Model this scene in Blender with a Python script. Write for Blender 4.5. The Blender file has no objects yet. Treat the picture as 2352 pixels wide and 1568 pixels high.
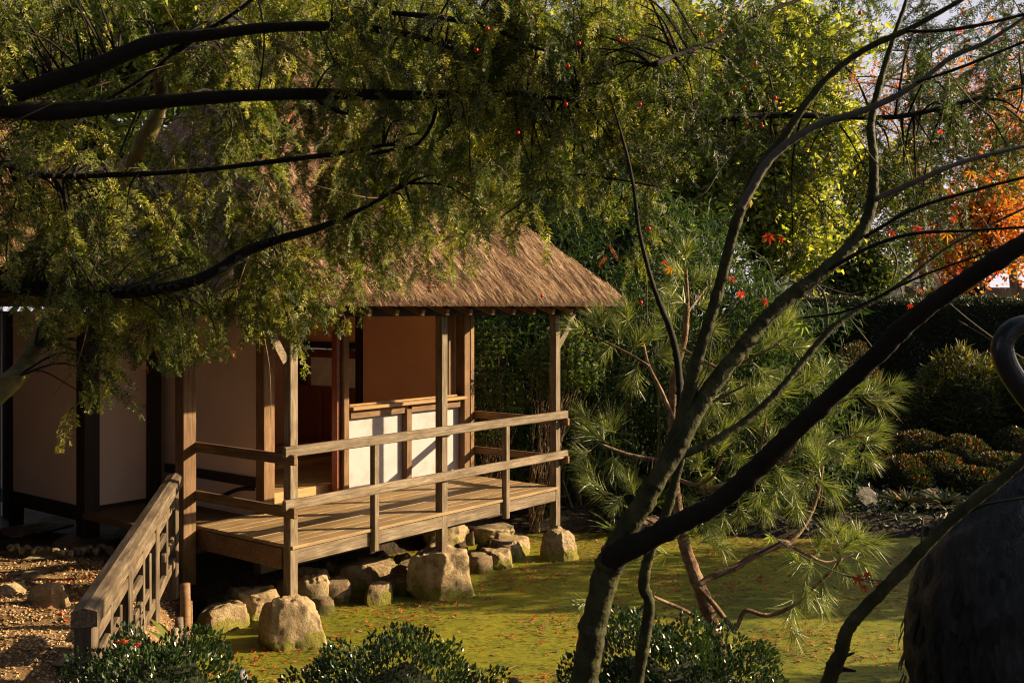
import bpy, bmesh, math, random
import numpy as np
from mathutils import Vector, Matrix, noise as mnoise

# ------------------------------------------------------------------ camera, light
SC = bpy.context.scene
COL = SC.collection
F = 2418.0; HZ = 706.0; CX = 1176.0; EYE = 2.72
cam_d = bpy.data.cameras.new('camera'); cam = bpy.data.objects.new('camera', cam_d); COL.objects.link(cam)
cam.location = (0, 0, EYE); cam.rotation_euler = (math.radians(90), 0, 0)
cam_d.sensor_width = 36; cam_d.lens = F/2352*36; cam_d.shift_y = -(784-HZ)/2352
cam_d.clip_start = .05; cam_d.clip_end = 1000
cam_d.dof.use_dof = True; cam_d.dof.focus_distance = 8.5; cam_d.dof.aperture_fstop = 11.0
SC.camera = cam
SUN_EL = 20.0
LX, LY = .987, .160
SUNV = Vector((LX*math.cos(math.radians(SUN_EL)), LY*math.cos(math.radians(SUN_EL)), math.sin(math.radians(SUN_EL)))).normalized()
w = bpy.data.worlds.new('World'); SC.world = w; w.use_nodes = True
nt = w.node_tree; bg = nt.nodes['Background']
sky = nt.nodes.new('ShaderNodeTexSky'); sky.sky_type = 'NISHITA'; sky.sun_disc = False
sky.sun_elevation = math.radians(SUN_EL); sky.sun_rotation = math.atan2(LX, LY)
sky.air_density = 1.0; sky.dust_density = 4.0
# hazy white sky low down, clearer overhead, with thin cloud all round
_n = nt.nodes; _l = nt.links.new
_tc = _n.new('ShaderNodeTexCoord'); _sp = _n.new('ShaderNodeSeparateXYZ'); _l(_tc.outputs['Generated'], _sp.inputs[0])
_mr = _n.new('ShaderNodeMapRange'); _mr.interpolation_type = 'SMOOTHSTEP'; _mr.inputs[1].default_value = .02; _mr.inputs[2].default_value = .55; _mr.inputs[3].default_value = .95; _mr.inputs[4].default_value = .12; _l(_sp.outputs['Z'], _mr.inputs[0])
_nz = _n.new('ShaderNodeTexNoise'); _nz.inputs['Scale'].default_value = 3.5; _nz.inputs['Detail'].default_value = 6; _l(_tc.outputs['Generated'], _nz.inputs[0])
_m2 = _n.new('ShaderNodeMapRange'); _m2.inputs[1].default_value = .35; _m2.inputs[2].default_value = .62; _m2.inputs[3].default_value = .45; _m2.inputs[4].default_value = 1.0; _l(_nz.outputs[0], _m2.inputs[0])
_mu = _n.new('ShaderNodeMath'); _mu.operation = 'MULTIPLY'; _l(_mr.outputs[0], _mu.inputs[0]); _l(_m2.outputs[0], _mu.inputs[1])
_mx = _n.new('ShaderNodeMixRGB'); _mx.inputs[2].default_value = (7.4, 6.9, 7.5, 1); _l(_mu.outputs[0], _mx.inputs[0]); _l(sky.outputs[0], _mx.inputs[1]); _l(_mx.outputs[0], bg.inputs[0])
bg.inputs[1].default_value = 0.05
sl = bpy.data.lights.new('sun', 'SUN'); sl.energy = 5.0; sl.angle = math.radians(.5); sl.color = (1, .75, .43)
so = bpy.data.objects.new('sun', sl); COL.objects.link(so)
so.rotation_euler = SUNV.to_track_quat('Z', 'Y').to_euler(); so.location = (20, 3, 10)
SC.view_settings.view_transform = 'Standard'; SC.view_settings.look = 'None'
SC.view_settings.exposure = 1.4; SC.view_settings.gamma = 1.0
SC.render.engine = 'CYCLES'
cy = SC.cycles
cy.max_bounces = 8; cy.diffuse_bounces = 6; cy.glossy_bounces = 2; cy.transmission_bounces = 4; cy.transparent_max_bounces = 8
cy.use_denoising = True; cy.pixel_filter_type = 'BLACKMAN_HARRIS'; cy.filter_width = 1.1; cy.caustics_reflective = False; cy.caustics_refractive = False

# ------------------------------------------------------------------ helpers
def P(px, py, d): return np.array([(px-CX)/F*d, d, EYE-(py-HZ)/F*d])
O0 = np.array([(664-CX)/F*8.55, 8.55]); UD = np.array([.626, .780]); VD = np.array([-.780, .626]); DZ = .78
def B(u, v, z=0.0):
    p = O0+UD*u+VD*v
    return np.array([p[0], p[1], DZ+z])
def tag(o, label=None, cat=None, group=None, kind=None):
    if label: o['label'] = label
    if cat: o['category'] = cat
    if group: o['group'] = group
    if kind: o['kind'] = kind
    return o
def link(o, parent=None):
    COL.objects.link(o)
    if parent is not None:
        o.parent = parent
        if parent.parent is None and parent.type == 'EMPTY':
            o.matrix_parent_inverse = Matrix.Translation(parent.location).inverted()
        elif parent.parent is not None or parent.type == 'MESH':
            o.matrix_parent_inverse = wm(parent).inverted()
    return o
WM = {}
def wm(o): return WM.get(o.name, Matrix.Identity(4))
def empty(name, loc, label, cat, group=None):
    o = bpy.data.objects.new(name, None); o.location = Vector(loc); o.empty_display_size = .1
    COL.objects.link(o); WM[o.name] = Matrix.Translation(o.location)
    return tag(o, label, cat, group)
def mesh_np(name, V, faces, mat, parent=None, tint=None, smooth=False, mi=None):
    """faces: list of int arrays (n,k)"""
    me = bpy.data.meshes.new(name)
    V = np.asarray(V, dtype=np.float32)
    fl = [np.asarray(f, dtype=np.int32) for f in (faces if isinstance(faces, list) else [faces]) if len(f)]
    me.vertices.add(len(V)); me.vertices.foreach_set('co', V.ravel())
    nl = sum(f.size for f in fl); npoly = sum(len(f) for f in fl)
    me.loops.add(nl); me.polygons.add(npoly)
    me.loops.foreach_set('vertex_index', np.concatenate([f.ravel() for f in fl]))
    tot = np.concatenate([np.full(len(f), f.shape[1], np.int32) for f in fl])
    st = np.concatenate([[0], np.cumsum(tot)[:-1]]).astype(np.int32)
    me.polygons.foreach_set('loop_start', st)
    try: me.polygons.foreach_set('loop_total', tot)
    except Exception: pass
    me.polygons.foreach_set('use_smooth', np.full(npoly, smooth, bool))
    for m in (mat if isinstance(mat, (list, tuple)) else [mat]): me.materials.append(m)
    if mi is not None: me.polygons.foreach_set('material_index', np.asarray(mi, np.int32))
    if tint is not None:
        a = me.attributes.new('tint', 'FLOAT', 'POINT'); a.data.foreach_set('value', np.asarray(tint, np.float32))
    me.update(calc_edges=True)
    o = bpy.data.objects.new(name, me)
    return link(o, parent)
def share(name, me, M, parent=None):
    o = bpy.data.objects.new(name, me); link(o, parent)
    o.matrix_basis = M; WM[o.name] = M
    return o

# --- materials
def newmat(name):
    m = bpy.data.materials.new(name); m.use_nodes = True
    n = m.node_tree; n.nodes.clear()
    out = n.nodes.new('ShaderNodeOutputMaterial')
    return m, n, out
def N(n, t, **k):
    x = n.nodes.new(t)
    for a, b in k.items():
        if a in ('i',):
            for q, v in b.items(): x.inputs[q].default_value = v
        else: setattr(x, a, b)
    return x
def ramp(n, src, stops):
    r = n.nodes.new('ShaderNodeValToRGB'); e = r.color_ramp.elements
    while len(e) < len(stops): e.new(.5)
    for k, (p, c) in enumerate(stops): e[k].position = p; e[k].color = (*c, 1)
    n.links.new(src, r.inputs[0]); return r
def leafmat(name, stops, trans=.35, rough=.45, spec=.5, tcol=None):
    m, n, out = newmat(name)
    at = N(n, 'ShaderNodeAttribute', attribute_name='tint')
    r = ramp(n, at.outputs['Fac'], stops)
    p = N(n, 'ShaderNodeBsdfPrincipled', i={'Roughness': rough}); p.inputs['Specular IOR Level'].default_value = spec
    n.links.new(r.outputs[0], p.inputs['Base Color'])
    t = N(n, 'ShaderNodeBsdfTranslucent')
    mx = N(n, 'ShaderNodeMixRGB', blend_type='MULTIPLY', i={0: 1.0, 2: (*(tcol or (1.5, 1.5, .6)), 1)})
    n.links.new(r.outputs[0], mx.inputs[1]); n.links.new(mx.outputs[0], t.inputs[0])
    s = N(n, 'ShaderNodeMixShader', i={0: trans})
    n.links.new(p.outputs[0], s.inputs[1]); n.links.new(t.outputs[0], s.inputs[2]); n.links.new(s.outputs[0], out.inputs[0])
    return m
def woodmat(name, c1, c2, c3, rough=.7, bump=.25, stretch=14.0, spec=.3, stain=.5):
    m, n, out = newmat(name)
    tc = N(n, 'ShaderNodeTexCoord'); oi = N(n, 'ShaderNodeObjectInfo')
    add = N(n, 'ShaderNodeVectorMath', operation='ADD'); mul = N(n, 'ShaderNodeMath', operation='MULTIPLY', i={1: 37.0})
    n.links.new(oi.outputs['Random'], mul.inputs[0]); n.links.new(tc.outputs['Object'], add.inputs[0]); n.links.new(mul.outputs[0], add.inputs[1])
    mp = N(n, 'ShaderNodeMapping'); mp.inputs['Scale'].default_value = (1.6, stretch*1.6, stretch*1.6); n.links.new(add.outputs[0], mp.inputs[0])
    a = N(n, 'ShaderNodeTexNoise', i={'Scale': 2.2, 'Detail': 7.0, 'Roughness': .68, 'Distortion': .6}); n.links.new(mp.outputs[0], a.inputs[0])
    r = ramp(n, a.outputs[0], [(.3, c1), (.52, c2), (.72, c3)])
    b = N(n, 'ShaderNodeTexNoise', i={'Scale': 3.0, 'Detail': 4.0, 'Roughness': .6}); n.links.new(add.outputs[0], b.inputs[0])
    rb = ramp(n, b.outputs[0], [(.35, (.55, .5, .45)), (.6, (1, 1, 1))])
    mx = N(n, 'ShaderNodeMixRGB', blend_type='MULTIPLY', i={0: stain}); n.links.new(r.outputs[0], mx.inputs[1]); n.links.new(rb.outputs[0], mx.inputs[2])
    rv = N(n, 'ShaderNodeMapRange', i={3: .82, 4: 1.12}); n.links.new(oi.outputs['Random'], rv.inputs[0])
    m2 = N(n, 'ShaderNodeVectorMath', operation='SCALE'); n.links.new(mx.outputs[0], m2.inputs[0]); n.links.new(rv.outputs[0], m2.inputs['Scale'])
    p = N(n, 'ShaderNodeBsdfPrincipled', i={'Roughness': rough}); p.inputs['Specular IOR Level'].default_value = spec
    n.links.new(m2.outputs[0], p.inputs['Base Color'])
    bp = N(n, 'ShaderNodeBump', i={'Strength': bump, 'Distance': .004}); n.links.new(a.outputs[0], bp.inputs['Height']); n.links.new(bp.outputs[0], p.inputs['Normal'])
    n.links.new(p.outputs[0], out.inputs[0]); return m
def noisemat(name, stops, scale=6.0, detail=8.0, rough=.85, bump=.4, bdist=.01, bscale=30.0, spec=.3, dist=0.0, coords='Object', stretch=None, second=None, metallic=0.0):
    m, n, out = newmat(name)
    tc = N(n, 'ShaderNodeTexCoord'); src = tc.outputs[coords]
    if stretch:
        mp = N(n, 'ShaderNodeMapping'); mp.inputs['Scale'].default_value = stretch; n.links.new(src, mp.inputs[0]); src = mp.outputs[0]
    a = N(n, 'ShaderNodeTexNoise', i={'Scale': scale, 'Detail': detail, 'Roughness': .62, 'Distortion': dist}); n.links.new(src, a.inputs[0])
    r = ramp(n, a.outputs[0], stops); col = r.outputs[0]
    if second:
        sc2, st2 = second
        b = N(n, 'ShaderNodeTexNoise', i={'Scale': sc2, 'Detail': 5.0, 'Roughness': .6}); n.links.new(src, b.inputs[0])
        r2 = ramp(n, b.outputs[0], st2)
        mx = N(n, 'ShaderNodeMixRGB', blend_type='MULTIPLY', i={0: 1.0}); n.links.new(col, mx.inputs[1]); n.links.new(r2.outputs[0], mx.inputs[2]); col = mx.outputs[0]
    p = N(n, 'ShaderNodeBsdfPrincipled', i={'Roughness': rough, 'Metallic': metallic}); p.inputs['Specular IOR Level'].default_value = spec
    n.links.new(col, p.inputs['Base Color'])
    c = N(n, 'ShaderNodeTexNoise', i={'Scale': bscale, 'Detail': 6.0, 'Roughness': .65}); n.links.new(src, c.inputs[0])
    bp = N(n, 'ShaderNodeBump', i={'Strength': bump, 'Distance': bdist}); n.links.new(c.outputs[0], bp.inputs['Height']); n.links.new(bp.outputs[0], p.inputs['Normal'])
    n.links.new(p.outputs[0], out.inputs[0]); return m

M_deck = woodmat('deck_wood', (.17, .11, .055), (.30, .21, .112), (.38, .28, .16), rough=.62, stain=.5)
M_rail = woodmat('weathered_oak', (.065, .048, .03), (.19, .145, .10), (.31, .25, .185), bump=.9, stain=.85, stretch=11)
M_rail2 = woodmat('old_railing_wood', (.04, .03, .02), (.13, .098, .068), (.25, .20, .145), bump=.9, stain=.85, stretch=11)
M_brown = woodmat('brown_oak', (.09, .05, .025), (.19, .11, .055), (.29, .18, .095), bump=.4, stain=.6)
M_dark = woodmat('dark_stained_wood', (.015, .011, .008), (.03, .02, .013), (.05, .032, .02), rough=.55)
M_red = woodmat('red_brown_wood', (.14, .035, .015), (.22, .055, .022), (.28, .08, .035), rough=.4, spec=.5)
M_ochre = woodmat('ochre_pine', (.28, .155, .06), (.38, .23, .10), (.46, .30, .14), rough=.4, spec=.5, stain=.15)
M_plaster = noisemat('white_plaster', [(.3, (.37, .34, .365)), (.7, (.43, .405, .435))], second=(5, [(.3, (.82, .77, .72)), (.48, (1, 1, 1))]), scale=3, rough=.9, bump=.25, bscale=160, bdist=.002)
M_salmon = noisemat('salmon_plaster', [(.3, (.84, .45, .24)), (.7, (.88, .50, .28))], scale=2, rough=.9, bump=.3, bscale=150, bdist=.002)
M_pink = noisemat('pink_plaster', [(.3, (.66, .52, .42)), (.7, (.74, .59, .48))], scale=2, rough=.9, bump=.3, bscale=150, bdist=.002)
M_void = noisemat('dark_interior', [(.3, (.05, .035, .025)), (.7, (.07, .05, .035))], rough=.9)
M_bark = noisemat('yew_bark', [(.3, (.006, .005, .004)), (.7, (.018, .014, .010))], scale=9, bump=1, bdist=.02, bscale=18, stretch=(1, 1, 1))
M_moss = noisemat('mossy_bark', [(.35, (.09, .07, .035)), (.5, (.17, .14, .05)), (.68, (.24, .21, .07))], scale=9, bump=1, bdist=.02, bscale=22)
def maplebark():
    m, n, out = newmat('maple_bark')
    tc = N(n, 'ShaderNodeTexCoord')
    a = N(n, 'ShaderNodeTexNoise', i={'Scale': 13.0, 'Detail': 9.0, 'Roughness': .7}); n.links.new(tc.outputs['Object'], a.inputs[0])
    r = ramp(n, a.outputs[0], [(.3, (.016, .016, .007)), (.52, (.045, .046, .018)), (.7, (.10, .10, .04))])
    p = N(n, 'ShaderNodeBsdfPrincipled', i={'Roughness': .75}); p.inputs['Specular IOR Level'].default_value = .25
    n.links.new(r.outputs[0], p.inputs['Base Color'])
    b = N(n, 'ShaderNodeTexNoise', i={'Scale': 55.0, 'Detail': 5.0}); n.links.new(tc.outputs['Object'], b.inputs[0])
    bp = N(n, 'ShaderNodeBump', i={'Strength': .8, 'Distance': .008}); n.links.new(b.outputs[0], bp.inputs['Height']); n.links.new(bp.outputs[0], p.inputs['Normal'])
    n.links.new(p.outputs[0], out.inputs[0]); return m
M_maple = maplebark()
M_mapledark = noisemat('dark_maple_bark', [(.3, (.008, .007, .005)), (.7, (.022, .019, .012))], scale=8, bump=.5, bscale=40, bdist=.005)
M_mapletan = noisemat('grey_maple_bark', [(.3, (.07, .065, .05)), (.7, (.14, .125, .095))], scale=8, bump=.4, bscale=60, bdist=.003)
M_twig = noisemat('twig_bark', [(.3, (.10, .06, .035)), (.7, (.22, .15, .09))], scale=8, rough=.8)
M_pinebark = noisemat('pine_bark', [(.35, (.11, .055, .03)), (.55, (.24, .15, .09)), (.7, (.36, .27, .19))], scale=14, bump=1, bdist=.02, bscale=28)
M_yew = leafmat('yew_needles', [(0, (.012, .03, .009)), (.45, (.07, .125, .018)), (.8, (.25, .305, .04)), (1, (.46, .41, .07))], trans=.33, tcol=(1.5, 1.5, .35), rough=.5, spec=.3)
M_pine = leafmat('pine_needles', [(0, (.07, .12, .03)), (.6, (.17, .225, .05)), (1, (.38, .38, .16))], trans=.25, rough=.38, spec=.6)
M_bamboo = leafmat('bamboo_leaves', [(0, (.015, .035, .018)), (.6, (.03, .06, .022)), (1, (.11, .14, .03))], trans=.35, rough=.6, spec=.15)
M_nandina = leafmat('nandina_leaves', [(0, (.03, .07, .018)), (.6, (.075, .13, .028)), (1, (.19, .20, .04))], trans=.4)
M_yellow = leafmat('yellow_green_leaves', [(0, (.10, .15, .03)), (.45, (.22, .27, .05)), (.85, (.42, .40, .09)), (1, (.50, .34, .07))], trans=.55, tcol=(1.5, 1.45, .6))
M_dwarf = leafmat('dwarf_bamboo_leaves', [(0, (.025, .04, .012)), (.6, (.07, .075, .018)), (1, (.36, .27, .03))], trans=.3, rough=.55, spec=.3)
M_green = leafmat('green_leaves', [(0, (.03, .06, .015)), (.6, (.07, .11, .02)), (1, (.24, .22, .04))], trans=.4)
M_orange = leafmat('orange_leaves', [(0, (.30, .24, .04)), (.4, (.48, .26, .03)), (.8, (.50, .13, .02)), (1, (.45, .05, .02))], trans=.5, tcol=(1.5, 1.1, .6))
M_redleaf = leafmat('red_maple_leaf', [(0, (.42, .05, .025)), (1, (.55, .10, .03))], trans=.5, tcol=(1.6, .9, .6))
M_palegreen = leafmat('pale_green_maple_leaf', [(0, (.20, .26, .08)), (1, (.26, .30, .10))], trans=.5, tcol=(1.3, 1.4, .6))
M_box = leafmat('glossy_box_leaves', [(0, (.012, .03, .012)), (.6, (.03, .06, .018)), (1, (.07, .11, .028))], trans=.15, rough=.25, spec=.7)
M_azalea = leafmat('azalea_leaves', [(0, (.012, .020, .009)), (.6, (.032, .045, .016)), (.74, (.08, .06, .02)), (.92, (.30, .075, .02)), (1, (.38, .10, .03))], trans=.3, rough=.45)
M_hedge = leafmat('hedge_leaves', [(0, (.01, .02, .009)), (.7, (.025, .04, .014)), (.93, (.08, .07, .02)), (1, (.2, .07, .02))], trans=.2, rough=.5)
M_fallen = leafmat('fallen_leaves', [(0, (.10, .055, .03)), (.35, (.28, .16, .06)), (.6, (.45, .13, .03)), (1, (.50, .05, .02))], trans=.2, rough=.6, tcol=(1.3, 1, .6))
M_berry = leafmat('red_yew_berry', [(0, (.6, .02, .012)), (1, (.7, .04, .02))], trans=.25, rough=.3, tcol=(1.2, .8, .8))
M_rust = leafmat('dead_orange_needles', [(0, (.32, .11, .03)), (1, (.5, .17, .04))], trans=.4, tcol=(1.4, 1, .6))

# --- geometry helpers
def frame(d):
    d = d/np.linalg.norm(d); a = np.array([0, 0, 1.]) if abs(d[2]) < .9 else np.array([1., 0, 0])
    x = np.cross(a, d); x /= np.linalg.norm(x); return x, np.cross(d, x)
def catmull(pts, sub):
    pts = np.asarray(pts, float)
    if len(pts) < 3 or sub < 2: return pts
    Q = np.vstack([2*pts[0]-pts[1], pts, 2*pts[-1]-pts[-2]]); out = []
    for i in range(1, len(Q)-2):
        for k in range(sub):
            t = k/sub; a, b, c, d = Q[i-1], Q[i], Q[i+1], Q[i+2]
            out.append(.5*((2*b)+(-a+c)*t+(2*a-5*b+4*c-d)*t*t+(-a+3*b-3*c+d)*t**3))
    out.append(pts[-1]); return np.array(out)
def tube(pts, rad, seg=8, sub=4, rough=0.0, seed=0, nodes=0.0, knot=None, cap=True):
    """returns V, quads, tris of a tapered tube"""
    rg = np.random.default_rng(seed)
    C = catmull(np.column_stack([pts, rad]), sub); pts = C[:, :3]; rad = np.maximum(C[:, 3], 1e-4)
    n = len(pts); V = []; x, y = None, None
    L = 0
    for i in range(n):
        d = pts[min(i+1, n-1)]-pts[max(i-1, 0)]
        if x is None: x, y = frame(d)
        else:
            d = d/np.linalg.norm(d); x = x-d*np.dot(x, d); x /= np.linalg.norm(x); y = np.cross(d, x)
        if i: L += np.linalg.norm(pts[i]-pts[i-1])
        a = np.arange(seg)/seg*2*math.pi
        r = rad[i]*np.ones(seg)
        if rough:
            q_ = pts[i]+np.outer(np.cos(a)*rad[i], x)+np.outer(np.sin(a)*rad[i], y)
            fr = .55/max(rad[i], .006)
            r = r*np.array([1+rough*(2.2*mnoise.noise(Vector(p_*fr))+1.6*mnoise.noise(Vector(p_*fr*3.1))) for p_ in q_])
        if nodes:
            ph = (L/nodes) % 1.0
            r = r*(1+(.10 if ph < .12 else 0))
        V.append(pts[i]+np.outer(np.cos(a)*r, x)+np.outer(np.sin(a)*r, y))
    V = np.vstack(V); q = []
    k = np.arange(seg); k2 = (k+1) % seg
    for i in range(n-1): q.append(np.column_stack([i*seg+k, i*seg+k2, (i+1)*seg+k2, (i+1)*seg+k]))
    q = np.vstack(q); t = np.zeros((0, 3), int)
    if cap:
        V = np.vstack([V, pts[0], pts[-1]]); a0 = len(V)-2; b0 = len(V)-1
        t = np.vstack([np.column_stack([np.full(seg, a0), k2, k]), np.column_stack([np.full(seg, b0), (n-1)*seg+k, (n-1)*seg+k2])])
    return V, q, t
class Acc:
    def __init__(s): s.V = []; s.Q = []; s.T = []; s.n = 0; s.t = []
    def add(s, V, q=None, t=None, tint=.5):
        s.V.append(np.asarray(V, float)); 
        if q is not None and len(q): s.Q.append(np.asarray(q)+s.n)
        if t is not None and len(t): s.T.append(np.asarray(t)+s.n)
        s.t.append(np.full(len(V), tint) if np.isscalar(tint) else np.asarray(tint)); s.n += len(V)
    def build(s, name, mat, parent=None, smooth=False, kind=None, **k):
        fs = []
        if s.Q: fs.append(np.vstack(s.Q))
        if s.T: fs.append(np.vstack(s.T))
        o = mesh_np(name, np.vstack(s.V), fs, mat, parent, tint=np.concatenate(s.t), smooth=smooth)
        if kind: o['kind'] = kind
        return o
def tubeobj(name, pts, rad, mat, parent, **k):
    V, q, t = tube(pts, rad, **k)
    return mesh_np(name, V, [q, t], mat, parent, smooth=True)
def rots(rg, n, zmax=math.pi*2, tilt=.5, roll=.6):
    """random rotation matrices: yaw, then tilt"""
    a = rg.uniform(0, zmax, n); b = rg.normal(0, tilt, n); c = rg.normal(0, roll, n)
    ca, sa, cb, sb, cc, sc_ = np.cos(a), np.sin(a), np.cos(b), np.sin(b), np.cos(c), np.sin(c)
    z, o = np.zeros(n), np.ones(n)
    Rz = np.stack([ca, -sa, z, sa, ca, z, z, z, o], 1).reshape(n, 3, 3)
    Ry = np.stack([cb, z, sb, z, o, z, -sb, z, cb], 1).reshape(n, 3, 3)
    Rx = np.stack([o, z, z, z, cc, -sc_, z, sc_, cc], 1).reshape(n, 3, 3)
    return Rz @ Ry @ Rx
def orient(D, rg, spin=True):
    """matrices whose x axis is D (n,3)"""
    D = D/np.linalg.norm(D, axis=1, keepdims=True); n = len(D)
    A = rg.normal(size=(n, 3)) if spin else np.tile([0, 0, 1.], (n, 1))+rg.normal(size=(n, 3))*.25
    Y = np.cross(A, D); Y /= np.linalg.norm(Y, axis=1, keepdims=True)+1e-9
    Z = np.cross(D, Y)
    return np.stack([D, Y, Z], 2)
def scatter(T, tri, pos, R, S):
    """template T(m,3), tri(k,c) -> V, faces"""
    m = len(T); n = len(pos)
    S = np.asarray(S); S = S[:, None, None] if S.ndim == 1 else S[:, None, :]
    V = np.einsum('nij,nmj->nmi', R, T[None]*S)+pos[:, None, :]
    Fc = tri[None]+(np.arange(n)*m)[:, None, None]
    return V.reshape(-1, 3), Fc.reshape(-1, tri.shape[1])
LEAF = np.array([[0, 0, 0], [.45, .28, .06], [1, 0, -.08], [.45, -.28, .06]]); LEAF_T = np.array([[0, 2, 1], [0, 3, 2]])
BLADE = np.array([[0, 0, 0], [.3, .07, 0], [.3, -.07, 0], [.7, .05, -.10], [.7, -.05, -.10], [1, 0, -.25]])
BLADE_T = np.array([[0, 2, 1], [1, 2, 4], [1, 4, 3], [3, 4, 5]])
def leaves(pos, rg, size, tint, D=None, T=LEAF, TT=LEAF_T, spread=.35, tilt=.7):
    n = len(pos); S = size*rg.uniform(1-spread, 1+spread, n)
    R = orient(D, rg) if D is not None else rots(rg, n, tilt=tilt, roll=tilt)
    V, f = scatter(T, TT, pos, R, S)
    return V, f, np.repeat(tint, len(T))
def beam(name, p0, p1, wy, wz, mat, parent, up=(0, 0, 1), bev=.006, me_only=False, jitter=0):
    """box along local X, width wy across, wz along up"""
    p0 = Vector(p0); p1 = Vector(p1); d = p1-p0; L = d.length; X = d.normalized(); Z = Vector(up)
    Y = Z.cross(X)
    if Y.length < 1e-4: Y = Vector((0, 1, 0)).cross(X)
    Y.normalize(); Z = X.cross(Y)
    M = Matrix(((X.x, Y.x, Z.x, p0.x), (X.y, Y.y, Z.y, p0.y), (X.z, Y.z, Z.z, p0.z), (0, 0, 0, 1)))
    b = bmesh.new(); bmesh.ops.create_cube(b, size=1)
    for v in b.verts: v.co = Vector(((v.co.x+.5)*L, v.co.y*wy, v.co.z*wz))
    if bev: bmesh.ops.bevel(b, geom=list(b.edges), offset=bev, segments=1, affect='EDGES')
    me = bpy.data.meshes.new(name); b.to_mesh(me); b.free(); me.materials.append(mat)
    return share(name, me, M, parent)
UDV = Vector((UD[0], UD[1], 0)); VDV = Vector((VD[0], VD[1], 0))
def bpost(name, u, v, z0, z1, s, mat, parent, s2=None, bev=.006):
    """vertical post whose near-left corner faces u,v; centred at u+s/2,v+s2/2"""
    s2 = s2 or s
    a = B(u+s/2, v+s2/2, z0); b = B(u+s/2, v+s2/2, z1)
    return beam(name, a, b, s2, s, mat, parent, up=UDV, bev=bev)
def bbox(name, u0, u1, v0, v1, z0, z1, mat, parent, bev=.004):
    c0 = B(u0, (v0+v1)/2, (z0+z1)/2); c1 = B(u1, (v0+v1)/2, (z0+z1)/2)
    return beam(name, c0, c1, abs(v1-v0), z1-z0, mat, parent, bev=bev)

# ------------------------------------------------------------------ ground and pond
POND = np.array([(-1.75, 5.95), (-2.05, 6.7), (-2.35, 7.8), (-2.72, 8.8), (-2.85, 9.9), (-2.0, 11.0), (-.9, 12.0), (.3, 12.7), (2, 12.7), (3.2, 12.35), (5, 12.5), (8, 12), (9.3, 9), (8, 5.3), (3, 5.5), (1.2, 5.7), (0, 5.75), (-1.0, 5.8)])
def sdf(X, Y):
    d = np.full(X.shape, 1e9); ins = np.zeros(X.shape, bool); n = len(POND)
    for i in range(n):
        a, b = POND[i], POND[(i+1) % n]; e = b-a
        t = np.clip(((X-a[0])*e[0]+(Y-a[1])*e[1])/(e@e), 0, 1)
        d = np.minimum(d, np.hypot(X-a[0]-t*e[0], Y-a[1]-t*e[1]))
        c = ((a[1] > Y) != (b[1] > Y)) & (X < (b[0]-a[0])*(Y-a[1])/(b[1]-a[1]+1e-12)+a[0]); ins ^= c
    return np.where(ins, -d, d)
def ground_h(X, Y):
    s = sdf(X, Y)
    left = 1/(1+np.exp((X+1.6)*5)); far = 1/(1+np.exp(-(Y-11.6)*2.5)); near = np.clip(1-left-far, 0, 1)
    top = left*.45*(1-far)+near*.72+far*np.clip(.12+(Y-12.5)*.085, .12, .76)
    h = top*np.clip(s/.32, 0, 1)**.7
    h = np.where(s < 0, np.maximum(-.35, s*1.0)-.01, h)
    nz = .015*np.sin(X*7.3+np.cos(Y*5.1)*2)+.012*np.sin(Y*9.7+X*3.1)
    return h+nz*np.clip(s*4, 0, 1)
def gz(x, y): return float(ground_h(np.array([float(x)]), np.array([float(y)]))[0])
xs = np.concatenate([np.linspace(-60, -9, 20)[:-1], np.arange(-9, 14, .14), np.linspace(14, 90, 26)])
ys = np.concatenate([np.linspace(-12, 1, 8)[:-1], np.arange(1, 24, .14), np.linspace(24, 220, 26)])
GX, GY = np.meshgrid(xs, ys); GH = ground_h(GX, GY)
V = np.column_stack([GX.ravel(), GY.ravel(), GH.ravel()]); nx = len(xs)
ii = (np.arange(len(ys)-1)[:, None]*nx+np.arange(nx-1)[None]).ravel()
M_soil = noisemat('soil_and_litter', [(.3, (.012, .009, .006)), (.5, (.03, .02, .012)), (.7, (.06, .042, .02))], scale=1.3, bump=1, bdist=.03, bscale=16, second=(30, [(.35, (.5, .5, .5)), (.65, (1.3, 1.3, 1.2))]))
g = mesh_np('ground', V, np.column_stack([ii, ii+1, ii+nx+1, ii+nx]), M_soil, smooth=True); g['kind'] = 'structure'
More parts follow.
